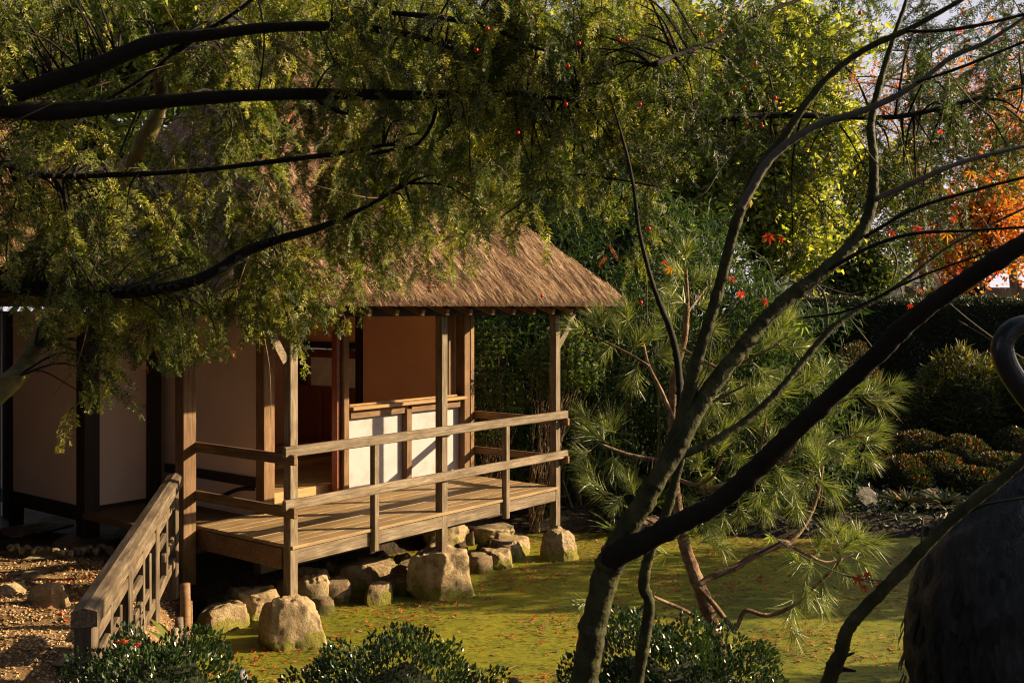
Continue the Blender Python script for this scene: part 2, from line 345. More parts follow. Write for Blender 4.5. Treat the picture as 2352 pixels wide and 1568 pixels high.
def watermat():
    m, n, out = newmat('duckweed')
    tc = N(n, 'ShaderNodeTexCoord'); L = n.links.new
    a = N(n, 'ShaderNodeTexNoise', i={'Scale': .8, 'Detail': 6.0, 'Roughness': .6, 'Distortion': .8}); L(tc.outputs['Object'], a.inputs[0])
    r = ramp(n, a.outputs[0], [(.3, (.12, .14, .012)), (.5, (.20, .205, .015)), (.7, (.28, .26, .02))])
    b = N(n, 'ShaderNodeTexNoise', i={'Scale': 95.0, 'Detail': 4.0, 'Roughness': .7}); L(tc.outputs['Object'], b.inputs[0])
    rb = ramp(n, b.outputs[0], [(.3, (.45, .45, .4)), (.5, (1, 1, 1)), (.7, (1.25, 1.25, 1.2))])
    mx = N(n, 'ShaderNodeMixRGB', blend_type='MULTIPLY', i={0: 1.0}); L(r.outputs[0], mx.inputs[1]); L(rb.outputs[0], mx.inputs[2])
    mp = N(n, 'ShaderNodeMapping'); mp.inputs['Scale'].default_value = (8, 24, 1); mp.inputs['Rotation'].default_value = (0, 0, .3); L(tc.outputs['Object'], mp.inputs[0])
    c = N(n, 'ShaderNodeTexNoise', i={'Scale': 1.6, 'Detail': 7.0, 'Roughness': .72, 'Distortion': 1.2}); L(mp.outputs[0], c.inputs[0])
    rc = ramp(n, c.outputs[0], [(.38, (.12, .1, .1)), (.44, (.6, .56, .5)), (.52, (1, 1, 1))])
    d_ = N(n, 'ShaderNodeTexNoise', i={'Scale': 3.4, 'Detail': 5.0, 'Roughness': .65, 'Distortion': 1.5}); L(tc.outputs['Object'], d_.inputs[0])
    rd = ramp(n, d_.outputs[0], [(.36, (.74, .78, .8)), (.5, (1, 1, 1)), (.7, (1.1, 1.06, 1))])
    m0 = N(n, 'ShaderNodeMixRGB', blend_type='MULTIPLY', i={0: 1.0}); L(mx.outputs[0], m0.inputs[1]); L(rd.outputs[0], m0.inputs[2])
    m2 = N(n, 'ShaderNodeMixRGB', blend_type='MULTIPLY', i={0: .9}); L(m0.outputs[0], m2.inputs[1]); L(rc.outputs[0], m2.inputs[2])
    p = N(n, 'ShaderNodeBsdfPrincipled', i={'Roughness': .6}); p.inputs['Specular IOR Level'].default_value = .25
    L(m2.outputs[0], p.inputs['Base Color'])
    h = N(n, 'ShaderNodeMath', operation='ADD'); L(b.outputs[0], h.inputs[0]); L(c.outputs[0], h.inputs[1])
    bp = N(n, 'ShaderNodeBump', i={'Strength': .35, 'Distance': .006}); L(h.outputs[0], bp.inputs['Height']); L(bp.outputs[0], p.inputs['Normal'])
    L(p.outputs[0], out.inputs[0]); return m
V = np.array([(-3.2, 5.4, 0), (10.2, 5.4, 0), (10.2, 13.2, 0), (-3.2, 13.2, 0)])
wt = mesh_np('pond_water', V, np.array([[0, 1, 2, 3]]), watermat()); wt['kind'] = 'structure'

# floating debris: maple leaves, straws and twigs
rg = np.random.default_rng(5)
def inpond(n, f=None):
    out = []
    while len(out) < n:
        p = rg.uniform((-2.3, 6.4), (7, 12.5), (n*2, 2)); p = p[sdf(p[:, 0], p[:, 1]) < -.05]
        if f is not None: p = p[rg.uniform(size=len(p)) < f(p)]
        out += list(p)
    return np.array(out[:n])
def clump(p):
    v = np.sin(p[:, 0]*2.1+p[:, 1]*.7)*np.cos(p[:, 1]*2.9-p[:, 0])+.5*np.sin(p[:, 0]*5.3-p[:, 1]*4.1)
    return np.clip(.25+.5*v+np.clip((p[:, 1]-8)*.08, 0, .4), .05, 1)
A = Acc(); p = inpond(6500, clump); pos = np.column_stack([p, rg.uniform(.006, .018, len(p))])
STAR = []
for k in range(10):
    a = k/10*2*math.pi; r = (1 if k % 2 == 0 else .35); STAR.append((r*math.cos(a)*.5, r*math.sin(a)*.5, .12*r*(k % 3-1)))
STAR = np.array([(0, 0, 0)]+STAR); STAR_T = np.array([[0, k+1, (k+1) % 10+1] for k in range(10)])
R = rots(rg, len(p), tilt=.25, roll=.25)
V, f = scatter(STAR, STAR_T, pos, R, rg.uniform(.020, .058, len(p))); A.add(V, t=f, tint=np.repeat(rg.beta(1.1, 1.1, len(p)), len(STAR)))
tag(A.build('floating_leaves', M_fallen), 'red and brown maple leaves scattered on the green duckweed', 'fallen leaves', kind='stuff')
A = Acc(); n = 5500; p = inpond(n, clump); pos = np.column_stack([p, np.full(n, .008)])
ST = np.array([[-.5, -.012, 0], [.5, -.006, 0], [.5, .006, 0.0], [-.5, .012, 0], [0, 0, .03]]); ST_T = np.array([[0, 1, 4], [1, 2, 4], [2, 3, 4], [3, 0, 4]])
R = rots(rg, n, tilt=.04, roll=.1); V, f = scatter(ST, ST_T, pos, R, rg.uniform(.03, .16, n)*rg.uniform(.4, 1, n)); A.add(V, t=f, tint=np.repeat(rg.uniform(0, .4, n), 5))
tag(A.build('floating_straws', M_fallen), 'pale pine needles and straws floating on the duckweed', 'fallen leaves', kind='stuff')

# gravel path on the left and its loose stones
def patch(name, poly, z, mat):
    o = mesh_np(name, np.array([(x, y, z) for x, y in poly]), np.array([list(range(len(poly)))]), mat); o['kind'] = 'structure'; return o
M_gravel = noisemat('gravel', [(.3, (.10, .055, .028)), (.5, (.27, .165, .08)), (.7, (.42, .29, .16))], scale=60, bump=1, bdist=.02, bscale=60, second=(1.6, [(.4, (.65, .6, .55)), (.6, (1, 1, 1))]))
xs2 = np.linspace(-7.5, -2.0, 70); ys2 = np.linspace(4.2, 9.9, 70); X2, Y2 = np.meshgrid(xs2, ys2); H2 = ground_h(X2, Y2)+.006
ii = (np.arange(69)[:, None]*70+np.arange(69)[None]).ravel()
fc = np.column_stack([ii, ii+1, ii+71, ii+70]); cxx = X2.ravel()[fc].mean(1); cyy = Y2.ravel()[fc].mean(1); keep = (sdf(cxx, cyy) > .13)
gp = mesh_np('gravel_path', np.column_stack([X2.ravel(), Y2.ravel(), H2.ravel()]), fc[keep], M_gravel, smooth=True); gp['kind'] = 'structure'
ICO = []
bm = bmesh.new(); bmesh.ops.create_icosphere(bm, subdivisions=1, radius=1); PEB = np.array([v.co[:] for v in bm.verts]); PEB_T = np.array([[v.index for v in f_.verts] for f_ in bm.faces]); bm.free()
n = 15000; p = rg.uniform((-5.2, 5.2), (-2.05, 9.7), (n, 2)); p = p[sdf(p[:, 0], p[:, 1]) > .1]; n = len(p)
pos = np.column_stack([p, ground_h(p[:, 0], p[:, 1])+.010]); S = rg.uniform(.006, .015, (n, 1))*np.column_stack([rg.uniform(.8, 1.5, n), rg.uniform(.7, 1.2, n), rg.uniform(.45, .8, n)])
T8 = np.array([[1, 0, 0], [0, 1, 0], [-1, 0, 0], [0, -1, 0], [0, 0, 1], [0, 0, -1.]]); T8T = np.array([[0, 1, 4], [1, 2, 4], [2, 3, 4], [3, 0, 4]])
V, f = scatter(T8, T8T, pos, rots(rg, n, tilt=.4, roll=.4), S)
A = Acc(); A.add(V, t=f, tint=np.repeat(rg.uniform(0, 1, n), 6))
M_pebble = leafmat('pebbles', [(0, (.16, .10, .045)), (.5, (.36, .245, .12)), (.85, (.55, .42, .24)), (1, (.42, .20, .07))], trans=0.0, rough=.7)
tag(A.build('gravel', M_pebble), 'small brown gravel stones lying on the path by the railing', 'gravel', kind='stuff')
A = Acc(); n = 700; p = rg.normal((-3.3, 8.5), (.7, .5), (n, 2)); p = p[(sdf(p[:, 0], p[:, 1]) > .1) & (p[:, 1] < 9.6)]; n = len(p)
pos = np.column_stack([p, ground_h(p[:, 0], p[:, 1])+.025]); V, f, t = leaves(pos, rg, .05, rg.beta(1, 2, n), tilt=.4); A.add(V, t=f, tint=t)
tag(A.build('leaf_litter', M_fallen), 'brown and orange leaf litter on the gravel beside the house', 'fallen leaves', kind='stuff')

# ------------------------------------------------------------------ rocks
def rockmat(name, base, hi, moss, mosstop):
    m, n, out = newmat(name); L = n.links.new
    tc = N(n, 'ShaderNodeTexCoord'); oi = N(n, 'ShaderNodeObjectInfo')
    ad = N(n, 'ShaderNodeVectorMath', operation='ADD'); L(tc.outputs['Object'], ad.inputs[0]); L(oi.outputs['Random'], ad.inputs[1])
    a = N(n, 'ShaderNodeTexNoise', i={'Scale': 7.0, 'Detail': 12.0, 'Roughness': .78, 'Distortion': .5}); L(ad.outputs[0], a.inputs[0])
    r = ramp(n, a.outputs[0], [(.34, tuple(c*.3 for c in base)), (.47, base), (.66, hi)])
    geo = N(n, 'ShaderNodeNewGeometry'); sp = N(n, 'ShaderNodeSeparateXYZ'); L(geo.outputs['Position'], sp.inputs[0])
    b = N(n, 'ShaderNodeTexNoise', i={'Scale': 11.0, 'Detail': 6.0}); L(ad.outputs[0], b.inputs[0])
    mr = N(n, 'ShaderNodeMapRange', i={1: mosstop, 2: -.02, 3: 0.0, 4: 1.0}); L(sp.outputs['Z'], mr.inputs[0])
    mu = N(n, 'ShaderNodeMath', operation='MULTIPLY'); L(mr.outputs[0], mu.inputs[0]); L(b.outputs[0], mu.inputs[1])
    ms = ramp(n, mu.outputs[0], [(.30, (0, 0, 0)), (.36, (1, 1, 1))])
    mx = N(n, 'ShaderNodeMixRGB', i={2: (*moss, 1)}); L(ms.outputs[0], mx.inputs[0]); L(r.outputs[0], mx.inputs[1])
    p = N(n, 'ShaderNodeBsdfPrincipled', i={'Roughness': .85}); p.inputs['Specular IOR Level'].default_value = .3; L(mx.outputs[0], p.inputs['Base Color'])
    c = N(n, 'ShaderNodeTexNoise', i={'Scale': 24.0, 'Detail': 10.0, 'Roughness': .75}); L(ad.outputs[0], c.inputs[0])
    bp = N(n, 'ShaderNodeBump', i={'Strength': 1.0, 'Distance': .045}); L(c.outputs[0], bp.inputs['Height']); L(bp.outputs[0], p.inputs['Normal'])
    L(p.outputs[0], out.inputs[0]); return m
M_rock = rockmat('tan_stone', (.36, .26, .145), (.58, .48, .32), (.24, .22, .04), .30)
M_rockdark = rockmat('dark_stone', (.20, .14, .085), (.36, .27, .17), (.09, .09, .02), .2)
M_rockbank = rockmat('bank_stone', (.10, .09, .08), (.22, .21, .19), (.07, .08, .02), .5)
def rock(c, size, seed, label, mat=None, taper=0.0, sub=5, planes=13, name='boulder', group=None, rz=None, block=False):
    """c = centre of the base (x,y,z); size = w (x), d (y), h"""
    rg_ = np.random.default_rng(seed); b = bmesh.new(); bmesh.ops.create_icosphere(b, subdivisions=sub, radius=1)
    Vn = np.array([v.co[:] for v in b.verts])
    Fq = np.array([[v.index for v in f_.verts] for f_ in b.faces]); b.free()
    Pn = rg_.normal(size=(planes, 3)); Pn /= np.linalg.norm(Pn, axis=1, keepdims=True); off = rg_.uniform(.45, .74, planes)
    if block:
        k_ = np.arange(7)/7*2*math.pi+rg_.normal(0, .22, 7); tl = rg_.uniform(.02, .30, 7)
        Pn = np.vstack([np.column_stack([np.cos(k_), np.sin(k_), tl]), [[.12, -.1, 1], [-.3, .1, .9], [.35, -.25, .75]], Pn[:4]]); Pn /= np.linalg.norm(Pn, axis=1, keepdims=True)
        off = np.concatenate([rg_.uniform(.58, .70, 7), [.62, .68, .74], off[:4]+.1])
    for nrm, o_ in zip(Pn, off):
        dd = Vn@nrm-o_; Vn = Vn-np.outer(np.clip(dd, 0, None)*.9, nrm)
    nn = np.array([mnoise.fractal(Vector(v*2.1+seed), .9, 2.1, 5) for v in Vn])
    n2 = np.array([mnoise.noise(Vector(v*6.5+seed*3)) for v in Vn])
    n4 = np.array([mnoise.noise(Vector(v*15+seed*2)) for v in Vn]) if sub > 4 else 0
    Vn = Vn*(1+.07*nn+.03*n2+.014*n4)[:, None]
    lo, hi = Vn.min(0), Vn.max(0); Vn = (Vn-(lo+hi)/2)/((hi-lo)/2)
    q_ = (np.abs(Vn)**3.0).sum(1)**(1/3.0); Vn = Vn*(1+.55*(np.linalg.norm(Vn, axis=1)/q_-1))[:, None]
    n3 = np.array([mnoise.ridged_multi_fractal(Vector(v*2.3+seed*.7), 1.0, 2.2, 4, 1.0, 2.0) for v in Vn]); Vn = Vn*(1+.05*(n3-1.2))[:, None]
    z = (Vn[:, 2]+1)/2
    s = 1-taper*z
    Vn[:, 0] *= s; Vn[:, 1] *= s
    lo, hi = Vn.min(0), Vn.max(0); Vn = (Vn-(lo+hi)/2)/((hi-lo)/2)
    Vn = Vn*np.array(size)/2*np.array([1.04, 1.04, 1.9])
    a = rg_.uniform(0, 6.28) if rz is None else rz
    R_ = np.array([[math.cos(a), -math.sin(a), 0], [math.sin(a), math.cos(a), 0], [0, 0, 1]])
    Vn = Vn@R_.T
    Vn[:, 2] += size[2]-size[2]/2*1.9
    me_o = mesh_np(name, Vn, Fq, mat or M_rock, smooth=True)
    me_o.location = Vector(c)
    me_o.data.set_sharp_from_angle(angle=math.radians(38)) if hasattr(me_o.data, 'set_sharp_from_angle') else None
    return tag(me_o, label, 'rock', group)
GB = 'boulders round the veranda'
def onwater(px, py, z=0.0):
    d = (EYE-z)*F/(py-HZ); return np.array([(px-CX)/F*d, d, z])
def wrock(x0, x1, ytop, ybot, seed, label, depth=None, z=0.0, **k):
    pf = onwater((x0+x1)/2, ybot, z); wd = (x1-x0)/F*pf[1]; dp = depth or wd*.8
    c = pf+np.array([0, dp*.45, 0]); hgt = (ybot-ytop)/F*(c[1])-dp*.12
    wd = (x1-x0)/F*c[1]
    return rock((c[0], c[1], z), (wd, dp, max(hgt, .05)), seed, label, **k)
# three footing stones under the posts
c = B(.04, .04); rock((c[0]+.07, c[1]-.03, 0), (.60, .52, .40), 11, 'big pale boulder carrying the nearest veranda post', taper=.40, block=True, group=GB, rz=.2)
c = B(1.86, .04); rock((c[0]-.02, c[1], 0), (.64, .57, .47), 23, 'large pitted boulder carrying the middle veranda post', taper=.10, block=True, group=GB, rz=.5, planes=15)
c = B(3.68, .04); rock((c[0]+.05, c[1], 0), (.49, .42, .34), 31, 'footing boulder under the far right veranda post', taper=.22, block=True, group=GB, rz=.1)
for a in [(493, 630, 1345, 1422, 41, 'rounded boulder in the water behind the low mossy one'),
          (432, 566, 1385, 1452, 52, 'low mossy boulder beside the wooden stakes'),
          (645, 770, 1306, 1388, 63, 'boulder right behind the nearest veranda post'),
          (772, 912, 1284, 1354, 74, 'wide boulder with a shadow across its face below the short rail post'),
          (1086, 1192, 1255, 1306, 85, 'blocky low boulder right of the pitted footing boulder'),
          (1108, 1234, 1228, 1282, 96, 'long flat topped boulder left of the far footing boulder'),
          (1072, 1192, 1202, 1248, 107, 'flat tan boulder under the right end of the deck'),
          (948, 1086, 1188, 1262, 118, 'sloping tan slab under the deck behind the middle post')]:
    wrock(*a[:4], a[4], a[5], group=GB, taper=.08, block=True)
for i, a in enumerate([(1040, 1075, 1240, 1270, 'small wedge of stone beside the sloping slab'), (1062, 1098, 1218, 1252, 'small pointed stone between the slab and the flat tan boulder'),
          (1030, 1066, 1262, 1290, 'small rounded stone touching the pitted boulder'), (1092, 1128, 1238, 1266, 'cracked small stone in the middle of the pile'),
          (900, 946, 1268, 1304, 'angular stone left of the pitted boulder'), (842, 905, 1262, 1290, 'shaded stone under the deck edge'),
          (742, 772, 1288, 1330, 'upright dark stone behind the wide boulder'), (952, 1008, 1258, 1290, 'half hidden stone behind the pitted boulder'),
          (618, 668, 1330, 1380, 'shaded stone left of the nearest veranda post'), (915, 940, 1302, 1350, 'narrow dark stone wedged against the pitted boulder')]):
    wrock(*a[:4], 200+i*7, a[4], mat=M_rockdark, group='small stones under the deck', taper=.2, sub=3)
for i in range(16):
    u_ = .25+i*.215+rg.uniform(-.06, .06); q = B(u_, rg.uniform(.22, .75)); sz = rg.uniform(.22, .38)
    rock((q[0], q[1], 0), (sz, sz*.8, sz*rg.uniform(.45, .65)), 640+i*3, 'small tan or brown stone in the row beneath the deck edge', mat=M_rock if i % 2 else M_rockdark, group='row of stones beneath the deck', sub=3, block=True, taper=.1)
# stones on the left bank
for i, a in enumerate([(52, 148, 1330, 1402, 'mossy tan stone on the gravel nearest the railing', .45), (-40, 48, 1338, 1378, 'flat stone at the picture edge on the gravel', .45),
          (-30, 184, 1272, 1306, 'long mossy kerb stone across the gravel', .45), (0, 96, 1312, 1335, 'low stone in front of the long kerb stone', .45),
          (396, 430, 1290, 1345, 'dark stone at the far foot of the railing', .3), (60, 240, 1508, 1540, 'half buried grey stone in the shaded gravel', .47)]):
    wrock(*a[:4], 300+i*9, a[4], z=a[5]-.02, mat=M_rock if i != 4 else M_rockdark, group='stones on the gravel bank', taper=.2)
for i, a in enumerate([(-20, 120, 1205, 1228, 'dark stepping stone nearest the left wall'), (60, 300, 1228, 1262, 'broad dark stepping stone before the shaded wall'), (240, 400, 1215, 1240, 'dark stepping stone beside the corner post')]):
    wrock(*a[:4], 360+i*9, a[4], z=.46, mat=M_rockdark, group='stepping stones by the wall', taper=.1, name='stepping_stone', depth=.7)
for i in range(26):
    px = 20+i*9.5+rg.uniform(-3, 3); py = 1268-abs(i-13)*.6+rg.uniform(-5, 5)
    q = onwater(px, py, .5); o = rock((q[0], q[1], .50), (.05+rg.uniform(0, .04), .05, .04), 400+i, 'pale cobble in the row on top of the kerb stone', sub=2, name='cobble', group='cobbles along the kerb stone')
rock((.06+.0, 5.1, .70), (.26, .22, .24), 501, 'lichened stone between the two dark shrubs', mat=M_rock)
rock((-1.36, 5.28, .70), (.09, .10, .22), 502, 'white stone tip poking through the lower left shrub', mat=M_plaster, sub=3)
for i, a in enumerate([(1960, 2038, 1112, 1160, .25, 'white lichened rock on the dark far bank'), (2120, 2180, 1120, 1150, .25, 'small dark rock right of the lichened rock'),
        (1450, 1530, 1185, 1222, .05, 'grey rock at the far water edge behind the maple'), (1990, 2060, 920, 948, 1.0, 'square kerb stone beside the steps'), (1880, 1960, 1150, 1200, .05, 'mossy bank rock left of the lichened rock')]):
    wrock(*a[:4], 520+i*5, a[5], z=a[4], mat=M_rockbank if i in (0, 3) else M_rockdark, group='rocks on the far bank', taper=.2)

# ------------------------------------------------------------------ tea house
TH = empty('tea_house', B(1.8, 2.5, -.35), 'thatched tea house with a veranda on posts over the pond', 'tea house')
# deck
deck = bbox('deck_frame', .06, 3.66, .07, 1.30, -.145, -.028, M_brown, TH)
bbox('fascia_board', .075, 3.635, -.010, .028, -.150, -.012, M_rail, deck)
bbox('end_board', .0, .035, .10, 1.30, -.20, -.030, M_brown, deck)
for k in range(11):
    v0 = .0+k*.121; vv = v0-.028 if k == 0 else v0
    bbox('deck_board', .012, 3.66, vv, v0+.117, -.026, .004+.0015*((k*7) % 3-1), M_deck, deck, bev=.003)
# veranda posts
for u in (0, 1.817, 3.635):
    bpost('veranda_post', u, -.012, -.42, 1.86, .085, M_rail, TH, s2=.088)
for u in (.90, 2.73):
    bpost('rail_post', u, -.055, -.20, .80, .062, M_rail, TH, s2=.062)
# facade posts
for u in (-.17, .70, 1.70, 2.62, 3.54):
    if u == 2.62: bpost('sill_post', u, 1.24, .0, .84, .085, M_brown, TH)
    else: bpost('wall_post', u, 1.22, -.30 if u > -.1 else -.5, 1.86, {-.17: .135, .70: .13, 1.70: .075, 3.54: .10}[u], M_brown, TH, s2=.125)
bpost('corner_post', 3.665, 1.235, -.1, 1.86, .07, M_brown, TH, s2=.10)
bpost('corner_post', 3.39, 1.33, -.1, 1.86, .11, M_brown, TH)
# railings
def rail(p0, p1, h, mat=M_rail): return beam('rail', p0, p1, .045, h, mat, TH, bev=.008)
rail(B(-.09, -.040, .775), B(3.80, -.040, .775), .085)
rail(B(-.09, -.040, .345), B(3.80, -.040, .345), .085)
rail(B(-.03, -.12, .712), B(-.03, 1.33, .712), .085, M_brown)
rail(B(-.03, -.12, .285), B(-.03, 1.33, .285), .085, M_brown)
rail(B(3.75, -.10, .70), B(3.75, 1.33, .70), .08, M_brown)
rail(B(3.75, -.10, .29), B(3.75, 1.33, .29), .08, M_brown)
# beams, braces and rafters
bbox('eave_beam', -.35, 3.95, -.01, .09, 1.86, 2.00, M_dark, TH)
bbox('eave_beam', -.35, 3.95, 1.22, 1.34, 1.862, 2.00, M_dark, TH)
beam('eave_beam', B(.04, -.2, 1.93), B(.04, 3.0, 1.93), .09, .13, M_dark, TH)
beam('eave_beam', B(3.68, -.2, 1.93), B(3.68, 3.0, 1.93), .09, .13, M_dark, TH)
def brace(p0, p1, bulge):
    m_ = (p0+p1)/2+bulge; pts = catmull([p0, m_, p1], 5)
    V = []; 
    for i, q in enumerate(pts):
        d = pts[min(i+1, len(pts)-1)]-pts[max(i-1, 0)]; d /= np.linalg.norm(d)
        s_ = np.cross(d, [0, 0, 1.]); s_ /= np.linalg.norm(s_); u_ = np.cross(s_, d)
        for a_, b_ in ((-1, -1), (1, -1), (1, 1), (-1, 1)): V.append(q+s_*a_*.02+u_*b_*.035)
    q = []
    for i in range(len(pts)-1):
        for k in range(4): q.append([i*4+k, i*4+(k+1) % 4, i*4+4+(k+1) % 4, i*4+4+k])
    q += [[3, 2, 1, 0], [len(V)-4, len(V)-3, len(V)-2, len(V)-1]]
    return mesh_np('brace', np.array(V), np.array(q), M_rail, TH)
brace(B(3.72, .03, 1.52), B(4.02, .03, 1.90), np.array([.0, 0, -.03]))
brace(B(-.02, .03, 1.50), B(-.32, .03, 1.90), np.array([.0, 0, .03]))
for k in range(14):
    u = -.1+k*.32
    beam('rafter', B(u, -.38, 1.895), B(u, 1.2, 2.42), .05, .06, M_brown, TH)
# walls (solid panels between posts)
def wall(u0, u1, v0, v1, z0, z1, mat, nm='wall'): return bbox(nm, u0, u1, v0, v1, z0, z1, mat, TH, bev=0)
# low front panels under the sill
bbox('wall_panel', 1.825, 2.62, 1.31, 1.35, .0, .80, M_plaster, TH, bev=0)
bbox('wall_panel', 2.705, 3.54, 1.31, 1.35, .0, .80, M_plaster, TH, bev=0)
bbox('sill_rail', 1.825, 2.61, 1.255, 1.31, .80, .885, M_brown, TH); bbox('sill_rail', 2.715, 3.54, 1.255, 1.31, .80, .885, M_brown, TH)
sill = bbox('window_sill', 1.80, 3.56, 1.19, 1.40, .89, .925, M_ochre, TH)
bbox('sill_track', 1.83, 3.50, 1.28, 1.33, .927, .945, M_ochre, sill)
bbox('base_rail', 1.825, 3.54, 1.29, 1.36, -.02, .03, M_brown, TH)
# right end wall (with door) faces the camera; salmon
wall(3.50, 3.56, 1.36, 2.86, -.1, 1.86, M_salmon)
wall(3.50, 3.56, 2.94, 4.30, 1.50, 1.86, M_salmon)
bbox('wall_stud', 3.44, 3.57, 2.86, 2.94, .0, 1.87, M_dark, TH)
bbox('door_lintel', 3.45, 3.57, 2.94, 4.30, 1.42, 1.50, M_dark, TH)
door = bbox('door', 3.505, 3.545, 2.96, 4.28, .0, .86, M_red, TH)
bbox('door_rail', 3.47, 3.55, 2.96, 4.28, .86, .93, M_red, door); bbox('door_rail', 3.47, 3.55, 2.96, 4.28, 1.30, 1.40, M_red, door)
for v in (2.94, 3.38, 3.86, 4.20): bbox('door_stile', 3.475, 3.548, v, v+(.08 if v in (2.96, 4.2) else .03), .93, 1.30, M_red, door)
for v in (2.98, 3.62, 4.24): bbox('door_stile', 3.48, 3.507, v, v+.06, .02, .86, M_red, door)
M_paper = noisemat('window_paper', [(.35, (.68, .66, .62)), (.65, (.86, .83, .79))], scale=5, rough=.6, bump=.3, bscale=8, bdist=.02)
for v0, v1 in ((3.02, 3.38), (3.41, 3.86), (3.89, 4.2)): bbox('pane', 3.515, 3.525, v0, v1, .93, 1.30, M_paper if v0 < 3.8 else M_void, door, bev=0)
# partition and left wing walls
wall(.735, .785, 1.345, 4.3, .10, 1.86, M_pink)
bbox('wall_board', .70, .80, 1.345, 2.85, .24, .33, M_dark, TH)
def arch():
    # curved bracket at the low opening
    pts = [B(.72, 1.40+.55*t, .24-.16*t*t-.02) for t in np.linspace(0, 1, 6)]
    V, q, t = tube(np.array(pts)[::-1], [.02]*6, seg=6, sub=3); mesh_np('arch_trim', V, [q, t], M_dark, TH, smooth=True)
arch()
bbox('wall_panel', .74, .775, 1.345, 2.85, -.05, .09, M_pink, TH, bev=0)
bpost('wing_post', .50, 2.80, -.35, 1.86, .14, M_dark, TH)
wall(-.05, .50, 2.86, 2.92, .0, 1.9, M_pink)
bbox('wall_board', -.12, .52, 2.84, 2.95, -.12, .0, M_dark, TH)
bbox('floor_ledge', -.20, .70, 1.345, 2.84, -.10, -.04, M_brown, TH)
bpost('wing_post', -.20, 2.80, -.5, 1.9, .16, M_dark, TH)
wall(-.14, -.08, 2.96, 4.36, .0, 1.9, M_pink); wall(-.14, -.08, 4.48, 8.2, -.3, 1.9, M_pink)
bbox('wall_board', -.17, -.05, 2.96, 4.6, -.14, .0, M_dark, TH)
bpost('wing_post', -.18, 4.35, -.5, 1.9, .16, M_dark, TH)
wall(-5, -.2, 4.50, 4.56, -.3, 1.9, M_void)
# interior
floor_ = bbox('floor', .80, 3.50, 1.50, 4.35, .0, .14, M_deck, TH)
bbox('floor_step', .80, 1.70, 1.40, 1.50, -.02, .145, M_ochre, floor_)
bbox('floor_step', .80, 3.48, 2.6, 2.68, .14, .19, M_ochre, floor_)
bbox('floor_step', .80, 3.48, 3.5, 3.6, .14, .25, M_ochre, floor_)
wall(.78, 3.56, 4.32, 4.38, -.1, 1.86, M_salmon)
bbox('ceiling', -.1, 3.60, .10, 4.4, 2.00, 2.04, M_ochre, TH)
bbox('red_stud', 1.64, 1.69, 1.26, 1.34, .0, 1.86, M_red, TH)
# under-floor closing
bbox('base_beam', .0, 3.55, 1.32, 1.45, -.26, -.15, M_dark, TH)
bbox('sleeper', .2, 3.5, .62, .72, -.36, -.25, M_dark, TH)

